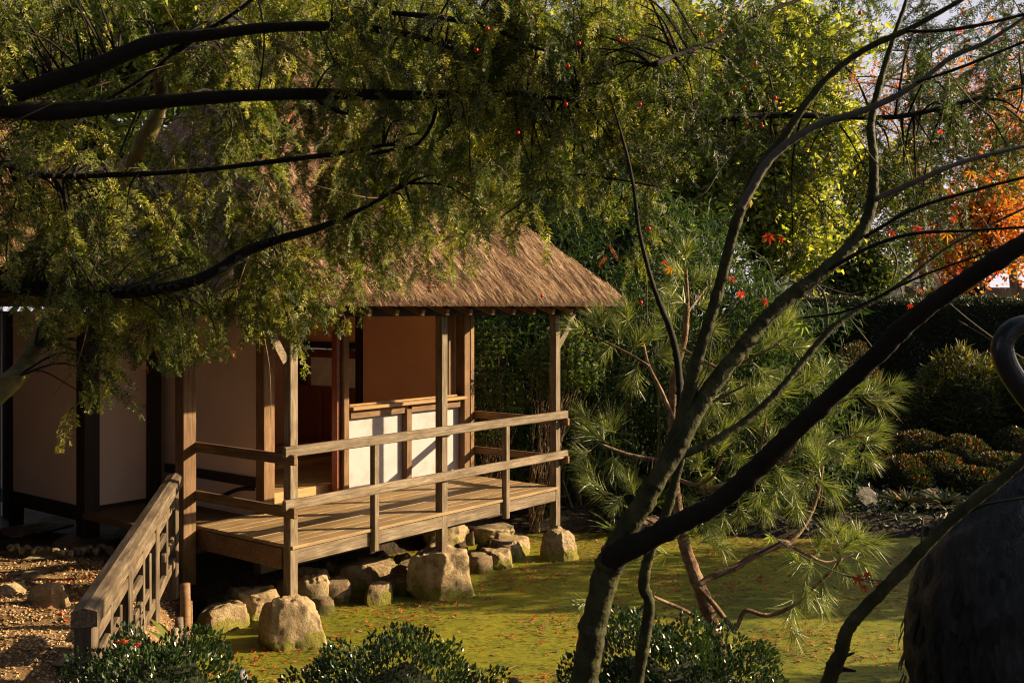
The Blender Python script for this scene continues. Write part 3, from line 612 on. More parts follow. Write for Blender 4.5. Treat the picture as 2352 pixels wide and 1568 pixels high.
# thatched roof: hip roof with thick rounded eave
def hip(name, u0, u1, v0, v1, ze, pitch, thick, parent, seed, nstraw):
    hw = (v1-v0)/2; rh = hw*math.tan(pitch)
    def top(u, v):
        s = np.minimum(np.minimum(u-u0, u1-u), np.minimum(v-v0, v1-v))
        s = np.maximum(s, 0)
        return ze+s*math.tan(pitch)-.10*np.sin(np.clip(s/hw, 0, 1)*math.pi)+thick*(.6+.4*np.clip(s/.10, 0, 1)**.5), s
    nu = int((u1-u0)/.05); nv = int((v1-v0)/.05)
    us = np.linspace(u0, u1, nu); vs = np.linspace(v0, v1, nv); Ug, Vg = np.meshgrid(us, vs)
    Z, S = top(Ug, Vg)
    # clumps of thatch running down the slope
    along_v = np.minimum(Vg-v0, v1-Vg) <= np.minimum(Ug-u0, u1-Ug)
    c_ = np.where(along_v, Ug, Vg)
    nz = np.array([[mnoise.noise(Vector((c*16, s*2.2, seed))) +.6*mnoise.noise(Vector((c*5, s*5, seed+4))) for c, s in zip(a, b)] for a, b in zip(c_, S)])
    Z = Z+nz*.026*np.clip(S/.1, 0.15, 1)
    P3 = np.stack([O0[0]+UD[0]*Ug+VD[0]*Vg, O0[1]+UD[1]*Ug+VD[1]*Vg, DZ+Z], 2).reshape(-1, 3)
    i_ = (np.arange(nv-1)[:, None]*nu+np.arange(nu-1)[None]).ravel()
    fq = np.column_stack([i_, i_+1, i_+nu+1, i_+nu])
    # underside
    Zb = ze+np.maximum(S-.05, 0)*math.tan(pitch)*.98-.02
    P4 = P3.copy(); P4[:, 2] = DZ+Zb.ravel()-.0
    edge = (S.ravel() <= 1e-9)
    P4[edge, 2] = DZ+ze-.035
    Vv = np.vstack([P3, P4]); fb = fq[:, ::-1]+len(P3); nP = len(P3)
    lp = np.concatenate([np.arange(nu), nu-1+nu*np.arange(1, nv), (nv-1)*nu+np.arange(nu-2, -1, -1), nu*np.arange(nv-2, -1, -1)])
    sd_ = np.column_stack([lp[:-1], lp[:-1]+nP, lp[1:]+nP, lp[1:]])
    ro = mesh_np(name, Vv, np.vstack([fq, fb, sd_]), M_thatch, parent, smooth=True)
    # straws
    rg_ = np.random.default_rng(seed); n = nstraw
    u = rg_.uniform(u0, u1, n); v = np.where(rg_.uniform(size=n) < .75, rg_.uniform(v0, (v0+v1)/2, n), rg_.uniform(v0, v1, n))
    z, s = top(u, v); al = np.minimum(v-v0, v1-v) <= np.minimum(u-u0, u1-u)
    du = np.where(al, 0, np.where(u-u0 < u1-u, -1, 1)); dv = np.where(al, np.where(v-v0 < v1-v, -1, 1), 0)
    sl_ = -math.tan(pitch)
    D = np.stack([UD[0]*du+VD[0]*dv, UD[1]*du+VD[1]*dv, np.full(n, sl_)], 1)+rg_.normal(0, .21, (n, 3))
    clm = np.array([mnoise.noise(Vector((a*12, b*3, seed+9))) for a, b in zip(np.where(al, u, v), s)])
    pos = np.stack([O0[0]+UD[0]*u+VD[0]*v, O0[1]+UD[1]*u+VD[1]*v, DZ+z+.012+.02*clm+rg_.uniform(-.01, .012, n)], 1)
    T = np.array([[0, -.026, 0], [0, .026, 0], [1, .014, .02], [1, -.014, .02]])
    Vs, fs = scatter(T, np.array([[0, 3, 2, 1]]), pos, orient(D, rg_, spin=False), rg_.uniform(.05, .13, n))
    st_ = mesh_np('thatch_straws', Vs, fs, M_straw, ro, tint=np.repeat(np.clip(.42+.75*clm+rg_.normal(0, .30, n), 0, 1), 4)); st_['kind'] = 'stuff'
    # eave fringe
    n = nstraw//4; tt = rg_.uniform(0, 1, n); side = rg_.uniform(size=n) < .72
    u = np.where(side, u0+(u1-u0)*tt, u1+.004); v = np.where(side, v0-.004, v0+(v1-v0)*tt)
    pos = np.stack([O0[0]+UD[0]*u+VD[0]*v, O0[1]+UD[1]*u+VD[1]*v, DZ+ze+rg_.uniform(-.0, .075, n)], 1)
    du = np.where(side, 0, 1); dv = np.where(side, -1, 0)
    D = np.stack([UD[0]*du+VD[0]*dv, UD[1]*du+VD[1]*dv, np.full(n, -1.6)], 1)+rg_.normal(0, .3, (n, 3))
    Vs, fs = scatter(T, np.array([[0, 3, 2, 1]]), pos, orient(D, rg_, spin=False), rg_.uniform(.02, .05, n))
    st_ = mesh_np('eave_straws', Vs, fs, M_straw, ro, tint=np.repeat(rg_.uniform(0, .5, n), 4)); st_['kind'] = 'stuff'
    return ro
M_thatch = noisemat('thatch', [(.3, (.07, .035, .016)), (.5, (.16, .085, .04)), (.7, (.27, .16, .08))], scale=22, bump=1, bdist=.03, bscale=40)
M_straw = leafmat('straw', [(0, (.07, .03, .014)), (.35, (.20, .11, .055)), (.65, (.38, .24, .125)), (1, (.58, .44, .28))], trans=.1, rough=.55, tcol=(1.2, 1.1, .8))
hip('roof', -.9, 4.21, -.50, 4.7, 1.985, math.radians(47.3), .085, TH, 3, 125000)
hip('wing_roof', -6.5, .6, 1.6, 6.6, 2.10, math.radians(50), .09, TH, 8, 26000)

# ------------------------------------------------------------------ bridge railing on the left
BR = empty('bridge_railing', (-2.2, 5.5, .45), 'weathered wooden railing with a chamfered top beam on the left bank', 'railing')
A0 = np.array([-2.155, 5.30, 1.185]); A1 = np.array([-2.80, 8.75, 1.325])
def along(t, dz): q = A0+(A1-A0)*t; return np.array([q[0], q[1], q[2]+dz])
def capbeam():
    d = A1-A0; L = np.linalg.norm(d); X = Vector(d).normalized(); Y = Vector((0, 0, 1)).cross(X).normalized(); Z = X.cross(Y)
    M = Matrix(((X.x, Y.x, Z.x, A0[0]), (X.y, Y.y, Z.y, A0[1]), (X.z, Y.z, Z.z, A0[2]), (0, 0, 0, 1)))
    sec = [(-.063, -.075), (.063, -.075), (.063, .0), (.058, .005), (0, .022), (-.058, .005), (-.063, .0)]
    b = bmesh.new(); r0 = [b.verts.new((0, a, c)) for a, c in sec]; r1 = [b.verts.new((L, a, c)) for a, c in sec]; n_ = len(sec)
    for k in range(n_): b.faces.new((r0[k], r0[(k+1) % n_], r1[(k+1) % n_], r1[k]))
    b.faces.new(r0[::-1]); b.faces.new(r1); bmesh.ops.recalc_face_normals(b, faces=list(b.faces))
    me = bpy.data.meshes.new('top_beam'); b.to_mesh(me); b.free(); me.materials.append(M_rail2)
    share('top_beam', me, M, BR)
capbeam()
zb = .33
for t in (.02, .34, .66, .97):
    q = along(t, -.075); beam('post', (q[0], q[1], zb), q, .095 if t < .1 else .07, .095 if t < .1 else .07, M_rail2, BR, up=(1, 0, 0))
for t in (.18, .50, .82, .26, .58):
    q0 = along(t, -.65); q1 = along(t, -.25 if t in (.26, .58, .9) else -.09); beam('baluster', q0, q1, .035, .05, M_rail2, BR, up=(1, 0, 0), bev=.004)
for t0, t1, dz, hh in [(.04, .98, -.20, .075), (.04, .98, -.68, .08)]:
    beam('rail', along(t0, dz), along(t1, dz), .04, hh, M_rail2, BR)
for t0, t1, dz in [(.09, .28, -.345), (.34, .52, -.345), (.42, .60, -.52), (.66, .84, -.345), (.8, .96, -.50), (.30, .5, -.60)]:
    beam('short_rail', along(t0, dz), along(t1, dz), .035, .065, M_rail2, BR)
# log stakes at the water's edge
for i, (px, yt, yb, wd, d, lab) in enumerate([(425, 1340, 1480, 24, 6.95, 'tallest wooden stake at the water edge'), (411, 1418, 1500, 20, 6.75, 'shorter round stake with a pale cut top'), (401, 1443, 1510, 18, 6.6, 'lowest pale stake beside the shrub'), (436, 1380, 1480, 12, 7.05, 'thin split stake behind the tallest stake')]):
    a = P(px, yb, d); b_ = P(px, yt, d); r = wd/2/F*d
    o = tubeobj('wooden_stake', [a, (a+b_)/2+[.003, 0, 0], b_], [r*1.05, r, r*.97], M_brown if i in (0, 3) else M_rail, None, seg=12, sub=2, rough=.03, seed=i)
    tag(o, lab, 'stake', 'wooden stakes edging the bank')

# ------------------------------------------------------------------ yew tree
def spray(seed, L=.30):
    rg_ = np.random.default_rng(seed); V = []; T = []; W = []; WT = []
    def curve(p0, d0, L_, droop, k=8):
        pts = [np.array(p0, float)]; d = np.array(d0, float)
        for i in range(k):
            d = d+np.array([0, 0, -droop/k])+rg_.normal(0, .05, 3); d /= np.linalg.norm(d); pts.append(pts[-1]+d*L_/k)
        return np.array(pts)
    def needles(pts, L_, ln, step=.0100):
        seg = np.linalg.norm(np.diff(pts, axis=0), axis=1); cum = np.concatenate([[0], np.cumsum(seg)])
        ss = np.arange(.01, cum[-1], step)
        for s in ss:
            i = min(np.searchsorted(cum, s)-1, len(pts)-2); f_ = (s-cum[i])/seg[i]; p_ = pts[i]+(pts[i+1]-pts[i])*f_
            d = (pts[i+1]-pts[i])/seg[i]; side = np.cross(d, [0, 0, 1.]+rg_.normal(0, .35, 3)); side /= np.linalg.norm(side)+1e-9
            tp = 1-.5*(s/cum[-1])**3
            for sg in (-1, 1):
                dd = side*sg+d*.55+rg_.normal(0, .15, 3); dd /= np.linalg.norm(dd); l = ln*tp*rg_.uniform(.75, 1.15); w_ = .0033
                b0 = len(V); V.extend([p_-d*w_, p_+d*w_+dd*l*.35, p_+dd*l, p_-d*w_+dd*l*.35+d*w_*0]); T.append([b0, b0+1, b0+2]); T.append([b0, b0+2, b0+3])
    def stem(pts, r0, r1):
        n_ = len(pts); rr = np.linspace(r0, r1, n_); v_, q_, t_ = tube(pts, rr, seg=3, sub=1, cap=False)
        b0 = len(W) and sum(len(a) for a in W); W.append(v_); WT.append(q_+(b0 or 0))
    main = curve((0, 0, 0), (.7, 0, -.05), L, 2.6); stem(main, .0028, .001); needles(main, L, .024)
    k = 7
    for i in range(k):
        t = .10+.8*i/k; idx = int(t*8); base = main[idx]; d = main[min(idx+1, 8)]-main[idx]; d /= np.linalg.norm(d)
        sd = np.cross(d, [0, 0, 1.]); sd /= np.linalg.norm(sd)+1e-9; sg = 1 if i % 2 else -1
        dd = d*.75+sd*sg*.8+rg_.normal(0, .15, 3); dd /= np.linalg.norm(dd)
        l = L*(.34-.22*t)*rg_.uniform(.8, 1.25)+.018
        c_ = curve(base, dd, l, 1.1, 5); stem(c_, .0016, .0007); needles(c_, l, .021)
    return np.array(V), np.array(T), np.vstack(W), np.vstack(WT)
SPR = [spray(70+i, L) for i, L in enumerate((.20, .23, .17, .26, .15))]
YW = empty('yew_tree', (-4.6, 4.6, .5), 'old dark yew tree spreading its hanging branches over the tea house', 'tree')
def ydep(px): return 4.35+np.clip(np.asarray(px, float), -200, 1500)/1500*1.9
# limbs: list of (px,py,width px) with start/end distance
LIMB = [
 ([(-260, 300, 52), (-60, 252, 46), (0, 250, 42), (120, 258, 40), (300, 240, 34), (520, 222, 28), (720, 216, 27), (960, 219, 22), (1150, 214, 16), (1330, 230, 9)], 4.6, 4.4, M_bark),
 ([(-200, 290, 50), (0, 228, 44), (110, 190, 40), (230, 148, 38), (360, 95, 34), (480, 80, 26), (640, 62, 24), (820, 64, 20), (980, 90, 13), (1100, 150, 8)], 4.9, 5.0, M_bark),
 ([(-120, 300, 24), (0, 368, 22), (100, 402, 15), (250, 402, 13), (450, 392, 11), (620, 372, 12), (780, 352, 11), (900, 330, 7)], 5.2, 5.6, M_bark),
 ([(-200, 640, 40), (0, 655, 40), (120, 664, 36), (240, 670, 34), (330, 668, 30), (430, 650, 26), (500, 620, 26), (560, 580, 24), (640, 550, 20), (740, 520, 16), (850, 470, 9), (930, 420, 5)], 5.4, 6.1, M_bark),
 ([(-130, 960, 66), (-40, 920, 62), (10, 888, 52), (50, 850, 46), (85, 790, 38), (112, 735, 32), (135, 690, 24)], 4.7, 5.4, M_moss),
 ([(372, 240, 26), (350, 290, 38), (325, 340, 40), (300, 385, 30), (280, 420, 12)], 6.2, 6.4, M_moss),
 ([(400, 120, 16), (470, 75, 10), (560, 15, 8), (620, -40, 7)], 4.3, 4.2, M_bark), ([(240, 235, 9), (330, 180, 9), (400, 122, 10)], 4.3, 4.3, M_bark),
 ([(1560, 240, 26), (1620, 270, 22), (1720, 268, 17), (1800, 264, 15), (1930, 268, 13), (2040, 270, 12), (2130, 256, 12), (2250, 225, 9), (2370, 195, 7)], 4.4, 4.6, M_bark),
 ([(1500, 150, 14), (1560, 125, 12), (1640, 95, 10), (1740, 38, 9), (1860, -10, 8)], 3.9, 4.2, M_bark),
 ([(1330, 230, 14), (1450, 220, 20), (1560, 240, 26)], 4.4, 4.4, M_bark),
 ([(725, 225, 12), (760, 250, 14), (800, 262, 6)], 4.4, 4.4, M_bark),
 ([(430, 270, 3), (440, 330, 4), (425, 430, 4), (405, 500, 3), (380, 560, 2)], 4.3, 4.5, M_twig), ([(590, -20, 4), (606, 70, 4), (603, 150, 4), (590, 225, 4)], 4.2, 4.2, M_bark),
 ([(980, 190, 6), (1000, 260, 9), (960, 330, 7), (900, 345, 10), (820, 360, 5)], 4.3, 4.6, M_bark), ([(730, 60, 6), (790, 190, 5), (800, 260, 5)], 4.6, 4.6, M_bark),
 ([(900, 30, 10), (1000, 40, 14), (1120, 60, 12), (1230, 110, 8), (1330, 130, 5)], 4.7, 4.3, M_bark),
 ([(1150, 500, 3), (1290, 408, 4), (1400, 410, 5), (1520, 430, 4)], 4.5, 4.7, M_bark),
]
for i, (pp, d0, d1, m_) in enumerate(LIMB):
    n_ = len(pp); ds = np.linspace(d0, d1, n_)
    if max(a for a, _, _ in pp) < 1540 and m_ is not M_moss: ds = np.full(n_, 4.1)+.06*(i % 4)
    tubeobj('limb', np.array([P(a, b, d) for (a, b, _), d in zip(pp, ds)]), [w_/2/F*d for (_, _, w_), d in zip(pp, ds)], m_, YW, seg=10, sub=4, rough=.05, seed=i)
tubeobj('trunk', np.array([(-4.7, 4.6, .2), (-4.6, 4.7, 1.2), (-4.3, 4.7, 2.2), (-4.1, 4.7, 3.4), (-4.0, 4.9, 5), (-3.8, 5, 7)]), [.36, .28, .25, .22, .17, .08], M_bark, YW, seg=12, rough=.06)
for a_, b_, r0, r1 in [((-4.3, 4.7, 2.2), P(-200, 640, 4.15), .11, .05), ((-4.2, 4.7, 2.9), P(-260, 300, 4.15), .10, .055), ((-4.2, 4.7, 3.0), P(-200, 290, 4.15), .09, .05), ((-4.1, 4.7, 3.1), P(-120, 300, 4.15), .05, .03), ((-4.5, 4.65, 1.0), P(-130, 960, 4.7), .10, .065), (tuple(P(372, 240, 6.2)), tuple(P(360, 90, 4.9)), .04, .03)]:
    tubeobj('limb', np.array([a_, (np.array(a_)+np.array(b_))/2+[0, 0, .05], b_]), [r0, (r0+r1)/2, r1], M_bark, YW, seg=8, rough=.05)
# foliage ellipses: cx, cy, rx, ry, d0, d1, number of sprays
YE = [(830, 330, 90, 80, 4.9, 6.0, 46), (960, 400, 90, 80, 4.9, 6.0, 40), (700, 250, 90, 60, 4.9, 6.0, 30), (120, 60, 190, 90, 4.9, 6.5, 57), (420, 40, 220, 70, 4.9, 6.5, 57), (700, 20, 240, 60, 4.9, 6.4, 73), (1000, 60, 260, 110, 3.6, 4.9, 168), (1300, 90, 240, 130, 3.4, 4.9, 184), (1520, 160, 150, 130, 3.2, 4.9, 88), (1080, 190, 200, 80, 3.6, 4.9, 88), (860, 150, 130, 70, 4.2, 4.9, 32), (650, 150, 160, 60, 4.9, 6.5, 41), (130, 180, 130, 50, 4.9, 6.5, 22), (450, 180, 140, 40, 5, 6.5, 21), (60, 330, 110, 60, 4.9, 6.5, 36), (110, 460, 150, 90, 4.9, 6.5, 73), (330, 440, 160, 80, 5.0, 6.5, 61), (560, 300, 180, 70, 5, 6.5, 65), (760, 300, 130, 60, 5, 6.5, 45), (640, 440, 170, 70, 5, 6.5, 61), (250, 580, 180, 50, 5.2, 6.5, 57), (60, 590, 100, 50, 5.0, 6.5, 32), (470, 570, 150, 50, 5.4, 6.5, 41), (700, 570, 150, 60, 5.2, 6.5, 69), (850, 600, 70, 60, 5.0, 6.2, 34), (820, 450, 110, 70, 4.9, 6.4, 45), (560, 660, 150, 45, 5.2, 6.4, 57), (400, 700, 110, 50, 5.2, 6.2, 45), (250, 700, 110, 50, 5.0, 6.0, 41), (245, 800, 45, 75, 5.0, 5.6, 21), (440, 770, 26, 40, 5.0, 5.4, 7), (555, 735, 35, 30, 5.2, 5.8, 6), (705, 690, 50, 30, 5.2, 5.8, 8), (60, 690, 50, 22, 4.9, 5.4, 7), (1000, 350, 110, 90, 4.4, 4.9, 68), (960, 500, 90, 60, 4.6, 5.8, 42), (1150, 330, 150, 90, 3.8, 4.9, 88), (1090, 450, 100, 60, 4.2, 5.4, 48), (1350, 280, 160, 90, 3.6, 4.9, 88), (1350, 400, 130, 50, 4.0, 5.6, 40), (1080, 540, 50, 35, 4.0, 4.5, 10), (1055, 610, 24, 40, 4.2, 4.8, 5), (1110, 480, 40, 50, 3.6, 4.2, 9), (975, 600, 20, 35, 4.6, 5.2, 4), (1500, 320, 120, 60, 4.0, 4.9, 32), (1660, 60, 110, 60, 3.6, 5.0, 27), (1630, 250, 90, 60, 3.6, 4.8, 25), (1800, 250, 110, 30, 4.2, 5.2, 18), (1780, 360, 90, 60, 4.4, 5.4, 15), (1500, 560, 50, 80, 4.6, 5.4, 18), (1880, 90, 90, 70, 4.0, 5.2, 16), (2080, 40, 160, 50, 4.0, 5.4, 22), (2280, 60, 100, 60, 4.0, 5.2, 18), (1950, 190, 110, 60, 4.2, 5.4, 18), (2240, 200, 130, 90, 4.2, 5.4, 33), (2280, 350, 90, 80, 4.2, 5.2, 25), (2110, 330, 110, 80, 4.4, 5.6, 25), (1900, 400, 110, 90, 4.4, 5.8, 25), (1850, 520, 60, 40, 4.4, 5.0, 10), (2130, 470, 100, 50, 4.6, 5.6, 15), (2010, 470, 70, 70, 4.6, 5.6, 12), (2110, 590, 30, 25, 4.6, 5.0, 3), (1600, 400, 60, 50, 4.4, 5.4, 14)]
rg = np.random.default_rng(17)
A = Acc(); Wd = Acc(); SPOTS = []
for cx_, cy_, rx, ry, d0, d1, n in YE:
    n = int(n*(1.6 if cx_ < 900 else (2.2 if cy_ < 250 else 1.5) if cx_ < 1560 else 1.7 if cx_ > 2050 else 1.15))
    nc = max(1, n//7); n = nc*7
    a = rg.uniform(0, 2*math.pi, nc); r = np.sqrt(rg.uniform(0, 1, nc)); px = cx_+rx*r*np.cos(a); py = cy_+ry*r*np.sin(a)-18
    d = ydep(px)+rg.uniform(-.35, .5 if cx_ < 850 else .8, nc) if cx_ < 1560 else rg.uniform(d0, d1, nc)
    if 850 < cx_ < 1560 and cy_ < 420: nr = rg.uniform(size=nc) < .3; d = np.where(nr, rg.uniform(3.9, 4.4, nc), d)
    pos = np.stack([(px-CX)/F*d, d, EYE-(py-HZ)/F*d], 1)
    k4 = np.tile(np.arange(7), nc); pos = np.repeat(pos, 7, axis=0); pos[:, 2] += .15-.050*k4; pos[:, 0] += rg.normal(0, .012, n)+np.repeat(rg.normal(0, .022, nc), 7)*k4; pos[:, 1] += rg.normal(0, .015, n)+np.repeat(rg.normal(0, .015, nc), 7)*k4
    SPOTS.append(pos)
    which = rg.integers(0, len(SPR), n); R = rots(rg, n, tilt=.35, roll=.5)
    aa = 0; S = rg.uniform(.7, 1.2, n)
    for k, (Tv, Tt, Wv, Wt) in enumerate(SPR):
        s_ = which == k
        if not s_.any(): continue
        base = .08+.84*rg.beta(.8, .8, s_.sum()) if cx_ < 1560 else rg.uniform(0, .3, s_.sum())  # right-hand sprays tinted darker: their backlit shade is put into the colour
        V, f = scatter(Tv, Tt, pos[s_], R[s_], S[s_]); m = len(Tv)
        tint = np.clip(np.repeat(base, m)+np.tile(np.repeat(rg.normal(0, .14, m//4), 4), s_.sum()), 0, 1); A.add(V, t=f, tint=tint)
        V, f = scatter(Wv, Wt, pos[s_], R[s_], S[s_]); Wd.add(V, q=f)
print('yew tris', sum(len(x) for x in A.T))
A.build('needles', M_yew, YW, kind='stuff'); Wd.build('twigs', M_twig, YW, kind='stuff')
# connecting branchlets: from each limb point to nearby sprays
SP = np.vstack(SPOTS); LP = []
for pp, d0, d1, m_ in LIMB[:11]:
    n_ = len(pp); ds = np.linspace(d0, d1, n_)
    if max(a for a, _, _ in pp) < 1540 and m_ is not M_moss: ds = np.full(n_, 4.2)
    C_ = catmull(np.array([P(a, b, d) for (a, b, _), d in zip(pp, ds)]), 6); LP.append(C_)
LP = np.vstack(LP); Wd = Acc(); sel = rg.permutation(len(SP))[:1900]; sel = [j for j in sel if SP[j][0]/SP[j][1] < .16 or rg.uniform() < .3]
for j in sel:
    p_ = SP[j]; dd = LP-p_; sc_ = np.linalg.norm(dd*np.array([1, .6, 1]), axis=1); i_ = int(np.argmin(sc_+rg.uniform(0, .15, len(sc_))))
    q = LP[i_]; l = np.linalg.norm(p_-q)
    if l > .62 or l < .06: continue
    mid = (p_+q)/2+np.array([0, 0, .12*l])+rg.normal(0, .04*l, 3)
    V, q_, t_ = tube(np.array([q, mid, p_]), [.005+.004*l, .004, .0022], seg=4, sub=4, cap=False); Wd.add(V, q=q_)
Wd.build('branchlets', M_bark, YW, kind='stuff')
# thin twigs lit by the sun
for i in range(70):
    j = rg.integers(len(SP)); p_ = SP[j]; D = rg.normal(0, 1, 3)*[.7, .3, .5]+[.1, 0, -.4]; D /= np.linalg.norm(D); l = rg.uniform(.25, .7)
    tubeobj('bare_twig', np.array([p_, p_+D*l*.5+rg.normal(0, .03, 3), p_+D*l+rg.normal(0, .05, 3)]), [.003, .0022, .0012], M_twig, YW, seg=4, sub=4)
# berries
bm = bmesh.new(); bmesh.ops.create_icosphere(bm, subdivisions=2, radius=1); bme = bpy.data.meshes.new('berry'); bm.to_mesh(bme); bm.free(); bme.materials.append(M_berry); bme.polygons.foreach_set('use_smooth', [True]*len(bme.polygons))
for px, py in [(1067, 425), (850, 585), (1300, 240), (1440, 92), (1422, 90), (1540, 92), (1610, 78), (1695, 15), (1700, 118), (1655, 72), (1710, 200), (1735, 148), (1160, 150), (1490, 525), (1472, 695), (1780, 225), (1790, 238), (1975, 30), (2030, 262), (25, 92), (1305, 152), (1425, 230), (1190, 305), (1470, 240), (1715, 285), (1750, 290), (1120, 66), (1680, 215), (1330, 100), (1095, 115), (985, 660), (1245, 680), (2080, 240)]:
    q = P(px, py, 3.9+rg.uniform(-.3, .3)); s_ = .0058*rg.uniform(.9, 1.2); share('berry', bme, Matrix.Translation(Vector(q)) @ Matrix.Diagonal((s_, s_, s_*1.15, 1)), YW)
# rusty dead sprays
A = Acc()
for px, py, d in [(1395, 590, 4.6), (1392, 560, 4.6), (510, 790, 5.3), (360, 790, 5.2), (545, 650, 5.3), (580, 690, 5.4), (80, 600, 5), (300, 470, 5.4), (1960, 160, 4.6), (2060, 420, 4.6), (2100, 660, 4.7), (470, 790, 5.2), (320, 830, 5.2), (680, 255, 5), (740, 480, 5.6), (1010, 650, 5), (30, 850, 5)]:
    Tv, Tt, _, _ = SPR[rg.integers(5)]; V, f = scatter(Tv, Tt, P(px, py, d)[None], rots(rg, 1, tilt=.3, roll=.4), np.array([.42])); A.add(V, t=f, tint=rg.uniform())
A.build('dead_sprays', M_rust, YW, kind='stuff')

# ------------------------------------------------------------------ maple stems in front
ML = empty('maple_tree', P(1340, 1660, 3.3), 'bare maple with forked trunk standing before the pond, arching right', 'tree')
ML2 = empty('maple_tree', P(1460, 1640, 3.9), 'slender second maple stem just right of the forked trunk', 'tree')
ML3 = empty('maple_tree', P(1885, 1650, 3.0), 'thin ringed maple stem leaning right in front of the bronze crane', 'tree')
def stem(name, pts, d0, d1, mat, parent, nodes=.09, seg=12, rough=None):
    n_ = len(pts); ds = np.linspace(d0, d1, n_)
    return tubeobj(name, np.array([P(a, b, d) for (a, b, _), d in zip(pts, ds)]), [w_/2/F*d for (_, _, w_), d in zip(pts, ds)], mat, parent, seg=seg if seg < 12 else 18, sub=6 if seg < 12 else 12, nodes=nodes, rough=rough if rough is not None else .07 if seg >= 12 else .05, seed=int(pts[0][0]))
stem('trunk', [(1322, 1760, 74), (1340, 1600, 66), (1352, 1500, 62), (1368, 1410, 60), (1392, 1320, 62), (1425, 1240, 54), (1480, 1150, 46), (1530, 1060, 40), (1562, 980, 36), (1585, 890, 31), (1612, 790, 28), (1640, 700, 26), (1662, 620, 25), (1688, 520, 25), (1714, 455, 25), (1745, 385, 22), (1800, 315, 20), (1850, 240, 18), (1905, 175, 16), (1990, 112, 14), (2090, 66, 13), (2170, 22, 11), (2260, -30, 9)], 3.3, 2.9, M_maple, ML, nodes=.22)
stem('branch', [(1500, 1120, 36), (1555, 1030, 42), (1600, 940, 42), (1650, 868, 38), (1700, 805, 36), (1745, 748, 34), (1800, 692, 33), (1870, 640, 32), (1935, 585, 30), (1982, 525, 27), (2004, 455, 25), (2006, 360, 20), (2000, 290, 18), (2016, 210, 16), (2045, 110, 12), (2082, 0, 9), (2095, -60, 8)], 3.12, 3.3, M_maple, ML, nodes=.075)
stem('branch', [(1378, 1340, 50), (1420, 1272, 58), (1490, 1238, 52), (1560, 1200, 48), (1640, 1160, 46), (1720, 1092, 46), (1800, 1012, 44), (1865, 952, 42), (1930, 892, 42), (2000, 828, 42), (2075, 752, 44), (2130, 706, 44), (2210, 650, 42), (2300, 590, 44), (2400, 530, 42)], 3.25, 2.5, M_mapledark, ML, nodes=.3)
stem('branch', [(1700, 480, 18), (1728, 430, 20), (1765, 370, 19), (1820, 322, 18), (1890, 282, 17), (1960, 262, 16), (2040, 230, 15), (2110, 190, 13), (2190, 130, 12), (2270, 95, 10), (2370, 30, 8)], 2.98, 2.9, M_mapletan, ML, nodes=.07)
stem('branch', [(2010, 458, 13), (2086, 425, 13), (2133, 404, 13), (2178, 384, 12), (2260, 358, 10), (2380, 330, 8)], 3.2, 3.2, M_mapletan, ML, nodes=.07)
stem('branch', [(1560, 1050, 16), (1640, 1012, 18), (1720, 960, 17), (1790, 895, 16), (1840, 835, 15), (1900, 765, 14), (1960, 718, 12), (2050, 665, 11), (2120, 612, 9), (2200, 555, 7), (2370, 470, 5)], 3.3, 3.5, M_maple, ML, nodes=.08)
stem('branch', [(1552, 1010, 18), (1560, 950, 17), (1560, 860, 16), (1542, 765, 15), (1505, 670, 11), (1470, 540, 9), (1452, 410, 8), (1425, 300, 6), (1400, 220, 3)], 3.3, 3.8, M_mapledark, ML, nodes=.1)
stem('branch', [(2080, 72, 8), (2167, 70, 9), (2269, 54, 8), (2380, 26, 7)], 2.9, 2.9, M_mapledark, ML)
stem('branch', [(1985, 545, 9), (2100, 480, 8), (2235, 438, 7), (2380, 400, 6)], 3.2, 3.1, M_mapledark, ML)
stem('branch', [(1880, 632, 10), (1997, 568, 9), (2099, 537, 8), (2220, 530, 7), (2380, 520, 6)], 3.2, 3.0, M_mapledark, ML)
stem('branch', [(1845, 730, 5), (1950, 712, 6), (2080, 650, 6), (2180, 610, 5), (2380, 545, 4)], 3.3, 3.1, M_mapledark, ML)
stem('branch', [(1900, 755, 7), (1898, 700, 7), (1886, 665, 6), (1860, 645, 4)], 3.4, 3.4, M_mapletan, ML)
stem('branch', [(2105, 190, 6), (2220, 150, 7), (2380, 85, 6)], 2.9, 2.85, M_mapledark, ML)
stem('branch', [(1565, 470, 3), (1620, 440, 4), (1660, 380, 3), (1730, 300, 3)], 3.2, 3.2, M_mapletan, ML)
for pts in [[(1700, 560, 3), (1760, 600, 3), (1780, 660, 2)], [(1690, 700, 3), (1640, 760, 3), (1625, 850, 4), (1600, 900, 5)], [(1950, 730, 3), (1990, 780, 3), (2005, 800, 2)], [(2140, 660, 3), (2220, 730, 3), (2300, 790, 4), (2360, 830, 4)], [(2200, 735, 2), (2290, 790, 3), (2370, 850, 3)], [(1870, 650, 3), (1950, 675, 3), (2000, 660, 2)], [(1700, 1290, 3), (1800, 1240, 4), (1640, 1330, 3)], [(1750, 1215, 3), (1850, 1280, 3), (1940, 1320, 3), (2010, 1340, 2)],
            [(2040, 560, 4), (2060, 600, 4), (2050, 650, 3)], [(2180, 560, 3), (2260, 500, 3), (2330, 480, 3)], [(1830, 150, 3), (1700, 180, 3), (1640, 200, 2)], [(2060, 290, 3), (2090, 390, 3), (2100, 450, 3)], [(2150, 120, 2), (2230, 230, 3), (2330, 300, 2)], [(1960, 300, 3), (2020, 380, 3), (2110, 430, 2)], [(1760, 470, 2), (1840, 430, 2), (1900, 350, 2)], [(2240, 480, 3), (2300, 560, 3), (2352, 600, 2)], [(1440, 1250, 3), (1490, 1100, 3), (1500, 1050, 2)]]:
    stem('twig', pts, 3.2, 3.2, M_mapletan, ML, nodes=.05, seg=6)
